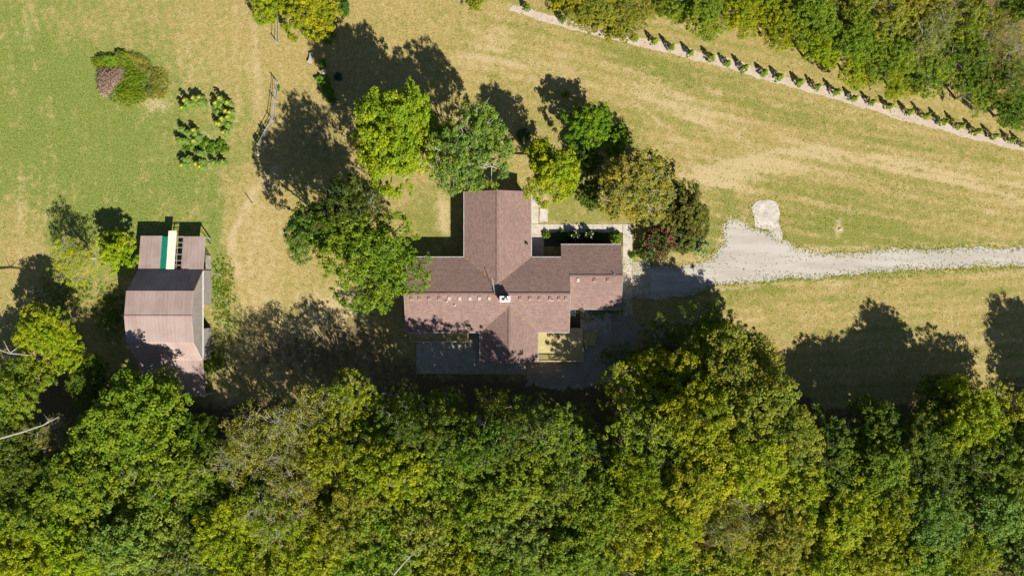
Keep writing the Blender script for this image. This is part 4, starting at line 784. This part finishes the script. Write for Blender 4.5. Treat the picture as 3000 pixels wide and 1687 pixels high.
# sunflowers
def sunflower_meshes(seed):
    r = random.Random(seed); st = MB().tube([(0, 0, 0), (.03, 0, 1), (.06, -.05, 1.9)], [.03, .025, .018], 5); lf = []
    rs = np.random.default_rng(seed); n = 26; V = []
    for k in range(n):
        a = k * 2.4; z = .35 + 1.45 * k / n; L = .62 - .25 * k / n; d_ = Vector((math.cos(a), math.sin(a), 0)); s = Vector((-math.sin(a), math.cos(a), 0)); p = Vector((.04, -.02, z))
        V += [p, p + d_ * L * .5 + s * L * .34 + Vector((0, 0, .06)), p + d_ * L + Vector((0, 0, -.08)), p + d_ * L * .5 - s * L * .34 + Vector((0, 0, .06))]
    me = bpy.data.meshes.new('leaves'); fillmesh(me, np.array([tuple(v) for v in V]), np.arange(4 * n).reshape(n, 4)); a_ = me.attributes.new('tint', 'FLOAT', 'FACE'); a_.data.foreach_set('value', rs.random(n).astype(np.float32)); me.materials.append(M['leaf'])
    hd = MB(); c0 = Vector((.06, -.08, 1.92)); hd.tube([c0, c0 + Vector((0, -.02, .04))], .08, 10, 1)
    for k in range(14):
        a = k * 6.283 / 14; d_ = Vector((math.cos(a), math.sin(a), -.05)); s = Vector((-math.sin(a), math.cos(a), 0)) * .045; hd.add([c0 + d_ * .07 - s, c0 + d_ * .07 + s, c0 + d_ * .19], [(0, 1, 2)])
    return st, me, hd
st, sfl, hd = sunflower_meshes(3)
sm = bpy.data.meshes.new('stem'); sm.from_pydata(st.v, [], st.f); sm.materials.append(plain('stem_green', (.12, .17, .05), (.18, .22, .08), 9))
hm = bpy.data.meshes.new('flower_head'); hm.from_pydata(hd.v, [], hd.f); hm.materials.append(M['petaly']); hm.materials.append(plain('seed_disc', (.30, .2, .02), (.4, .28, .03), 20)); hm.polygons.foreach_set('material_index', hd.m)
FL = [(272, 445, 'top left corner of the garden'), (395, 412, 'top row, second from left'), (488, 400, 'top row, third from left'), (770, 410, 'top of the right-hand column'), (855, 595, 'right column, upper part'), (915, 615, 'right edge of the right column'), (885, 680, 'right column, middle'), (800, 703, 'inner side of the right column'), (735, 768, 'inner edge of the right column, lower'), (768, 775, 'right column, just below its middle'), (825, 898, 'foot of the right column'), (403, 1018, 'centre of the left clump'), (400, 868, 'top of the left clump'), (240, 550, 'left end just under the top row'), (430, 1345, 'bottom row, second from right'), (490, 1385, 'bottom row, lowest of all'), (240, 1362, 'bottom left corner'), (880, 475, 'outer top of the right column'), (715, 480, 'inner top of the right column')]
LF = [(330, 500, 'under the top row at left'), (420, 500, 'under the top row, middle'), (480, 440, 'top row right side'), (540, 490, 'right end of the top row'), (720, 560, 'inner right column'), (800, 520, 'upper right column'), (760, 630, 'middle of the right column'), (850, 740, 'lower right column'), (900, 800, 'outer lower right column'), (270, 870, 'upper left of the left clump'), (340, 920, 'heart of the left clump'), (440, 930, 'right side of the left clump'), (210, 1020, 'left edge of the left clump'), (300, 1030, 'lower left clump'), (480, 980, 'lower right of the left clump'), (520, 1210, 'middle of the bottom group'), (290, 1300, 'left of the bottom row'), (370, 1280, 'centre left of the bottom row'), (540, 1330, 'right part of the bottom row'), (690, 1330, 'right end of the bottom row'), (820, 1330, 'far right of the bottom row')]
for n_, (x, y, wh) in enumerate(FL + LF):
    fl = n_ < len(FL); hgt = rnd.uniform(.85, 1.1) * (1.0 if fl else .8); X, Y = G(480 + x / 4.83, 200 + y / 4.83, 1.9 * hgt if fl else .9)
    o = tag(empty('sunflower', (X, Y, 0), rnd.uniform(-.4, .4)), f'{"flowering sunflower" if fl else "leafy sunflower without open bloom"}, {wh}', 'sunflower', 'sunflowers in the garden plot')
    o.scale = (1.2, 1.2, hgt)
    for nm, me in (('stem', sm), ('leaves', sfl)) + ((('flower_head', hm),) if fl else ()):
        p = bpy.data.objects.new(nm, me); col.objects.link(p); p.parent = o
        if nm == 'leaves': p.color = (.185, .235, .06, 1); p.rotation_euler = (0, 0, rnd.uniform(0, 6))
for i, (x, y, lb) in enumerate([(600, 1040, 'low dark green vegetable left of centre'), (700, 1080, 'low green vegetable in the middle'), (790, 1050, 'low green vegetable at the upper right'), (640, 1150, 'low green vegetable under the middle one'), (860, 1130, 'narrow dark vegetable row at the right edge'), (500, 1130, 'dark low vegetable beside the left clump'), (760, 1150, 'low green vegetable at the lower right'), (330, 1130, 'dark low growth between left clump and bottom row')]):
    bush('herb', 480 + x / 4.83, 200 + y / 4.83, 13, .6, (.09, .15, .012), lb + ' of the garden plot', 'vegetable plant', 'vegetable_plant', 'vegetables in the garden plot')
# bench, table, stones
x, y = G(911, 171, .45); o = tag(empty('garden_bench', (x, y, 0), -.25), 'curved pale concrete bench on the lawn right of the short fence', 'bench')
mb = MB(); P_ = [(1.9 - 0, t) for t in np.linspace(-.42, .42, 9)]
for (r0, t0), (r1, t1) in zip(P_[:-1], P_[1:]):
    q = lambda R_, t: (1.9 - R_ * math.cos(t), R_ * math.sin(t), .46)
    mb.slab([q(1.62, t0), q(1.62, t1), q(2.12, t1), q(2.12, t0)], .08)
mb.v = [(-vx + .0, vy, vz) for vx, vy, vz in mb.v]; mb.f = [f[::-1] for f in mb.f]
mb.build('seat', M['rock'], o)
for s in (-.55, .55): MB().box(-.16, s - .08, 0, .12, s + .08, .38).build('leg', M['rock'], o)
x, y = G(948, 211.6, .7); o = tag(empty('birdbath', (x, y, 0)), 'round white birdbath beside the border plants', 'birdbath')
MB().tube([(0, 0, 0), (0, 0, .08), (0, 0, .6)], [.18, .1, .08], 12).build('pedestal', M['rock'], o); MB().tube([(0, 0, .6), (0, 0, .68), (0, 0, .72)], [.14, .34, .36], 20).build('bowl', M['rock'], o)
def stone(px, py, sx, sy, h, lb, name='stone', mat='rock', rz=0):
    r = random.Random(int(px)); mb = MB(); n = 12; rings = [(1, 0), (1.05, .45), (.8, .85), (.4, 1)]
    ja = [r.uniform(.82, 1.15) for _ in range(n)]
    for k, z in rings:
        for i in range(n): a = 6.283 * i / n; mb.v.append((math.cos(a) * sx * k * ja[i], math.sin(a) * sy * k * ja[i], h * z * r.uniform(.92, 1.05)))
    for j in range(3):
        for i in range(n): mb.f.append((j * n + i, j * n + (i + 1) % n, (j + 1) * n + (i + 1) % n, (j + 1) * n + i)); mb.m.append(0)
    mb.f.append(tuple(3 * n + i for i in range(n))); mb.m.append(0)
    o = mb.build(name, M[mat]); o.location = (*G(px, py), 0); o.rotation_euler = (0, 0, rz); tag(o, lb, 'stone')
stone(757, 450, .2, .45, .4, 'upright oblong white stone below the end of the long fence', rz=.1)
stone(779, 428, .3, .25, .25, 'rounded grey stone right of the lower fence end')
stone(759, 425, .25, .2, .3, 'reddish lump in place of a red flowering plant at the last fence post', mat='orange')  # stone shape stands in for a small red flowering plant
stone(2462, 671, .3, .2, .15, 'pale flat stone in the bare patch right of the concrete slab'); 

# ------------------------------------------------------------------ grass tufts (uncountable)
rs = np.random.default_rng(99); n = 60000
X = rs.uniform(-78, 78, n); Y = rs.uniform(-20, 46, n)
xi = np.clip(np.searchsorted(gx, X), 0, nx - 1); yi = np.clip(np.searchsorted(gy, Y), 0, ny - 1); gv = g[yi, xi]; lv = lit[yi, xi]
def near(x0, x1, y0, y1): return (X > x0) & (X < x1) & (Y > y0) & (Y < y1)
k = (rs.random(n) < np.clip(gv, .1, 1)) & (lv < .5) & ~near(-16, 16.5, -13, 14) & ~near(-54, -43, -16, 8) & ~near(3, 21, -7, 10)
dyl = np.interp(X, [10, 20, 27, 75], [.2, 3.5, 6.5, 7.5]); k &= ~((X > 14) & (Y > dyl - 1.6) & (Y < dyl + 1.6) | near(15.5, 26, 4, 14))
X, Y = X[k], Y[k]
E = np.array(EDGE); E = E[rs.integers(0, len(E), 4200)]; E = E + rs.normal(size=E.shape) * .38; X = np.concatenate([X, E[:, 0]]); Y = np.concatenate([Y, E[:, 1]]); C = np.stack([X, Y, np.full_like(X, .03)], 1)
tm = leaves('grass_tufts', C, np.full(len(C), .12), 4, .16, rs, M['leaf'], flat=.5, upn=.2, asp=.3)
to = bpy.data.objects.new('grass_tufts', tm); col.objects.link(to); to.color = (.27, .28, .055, 1); tag(to, 'short green and straw coloured grass tufts all over the lawns', 'grass', kind='stuff')
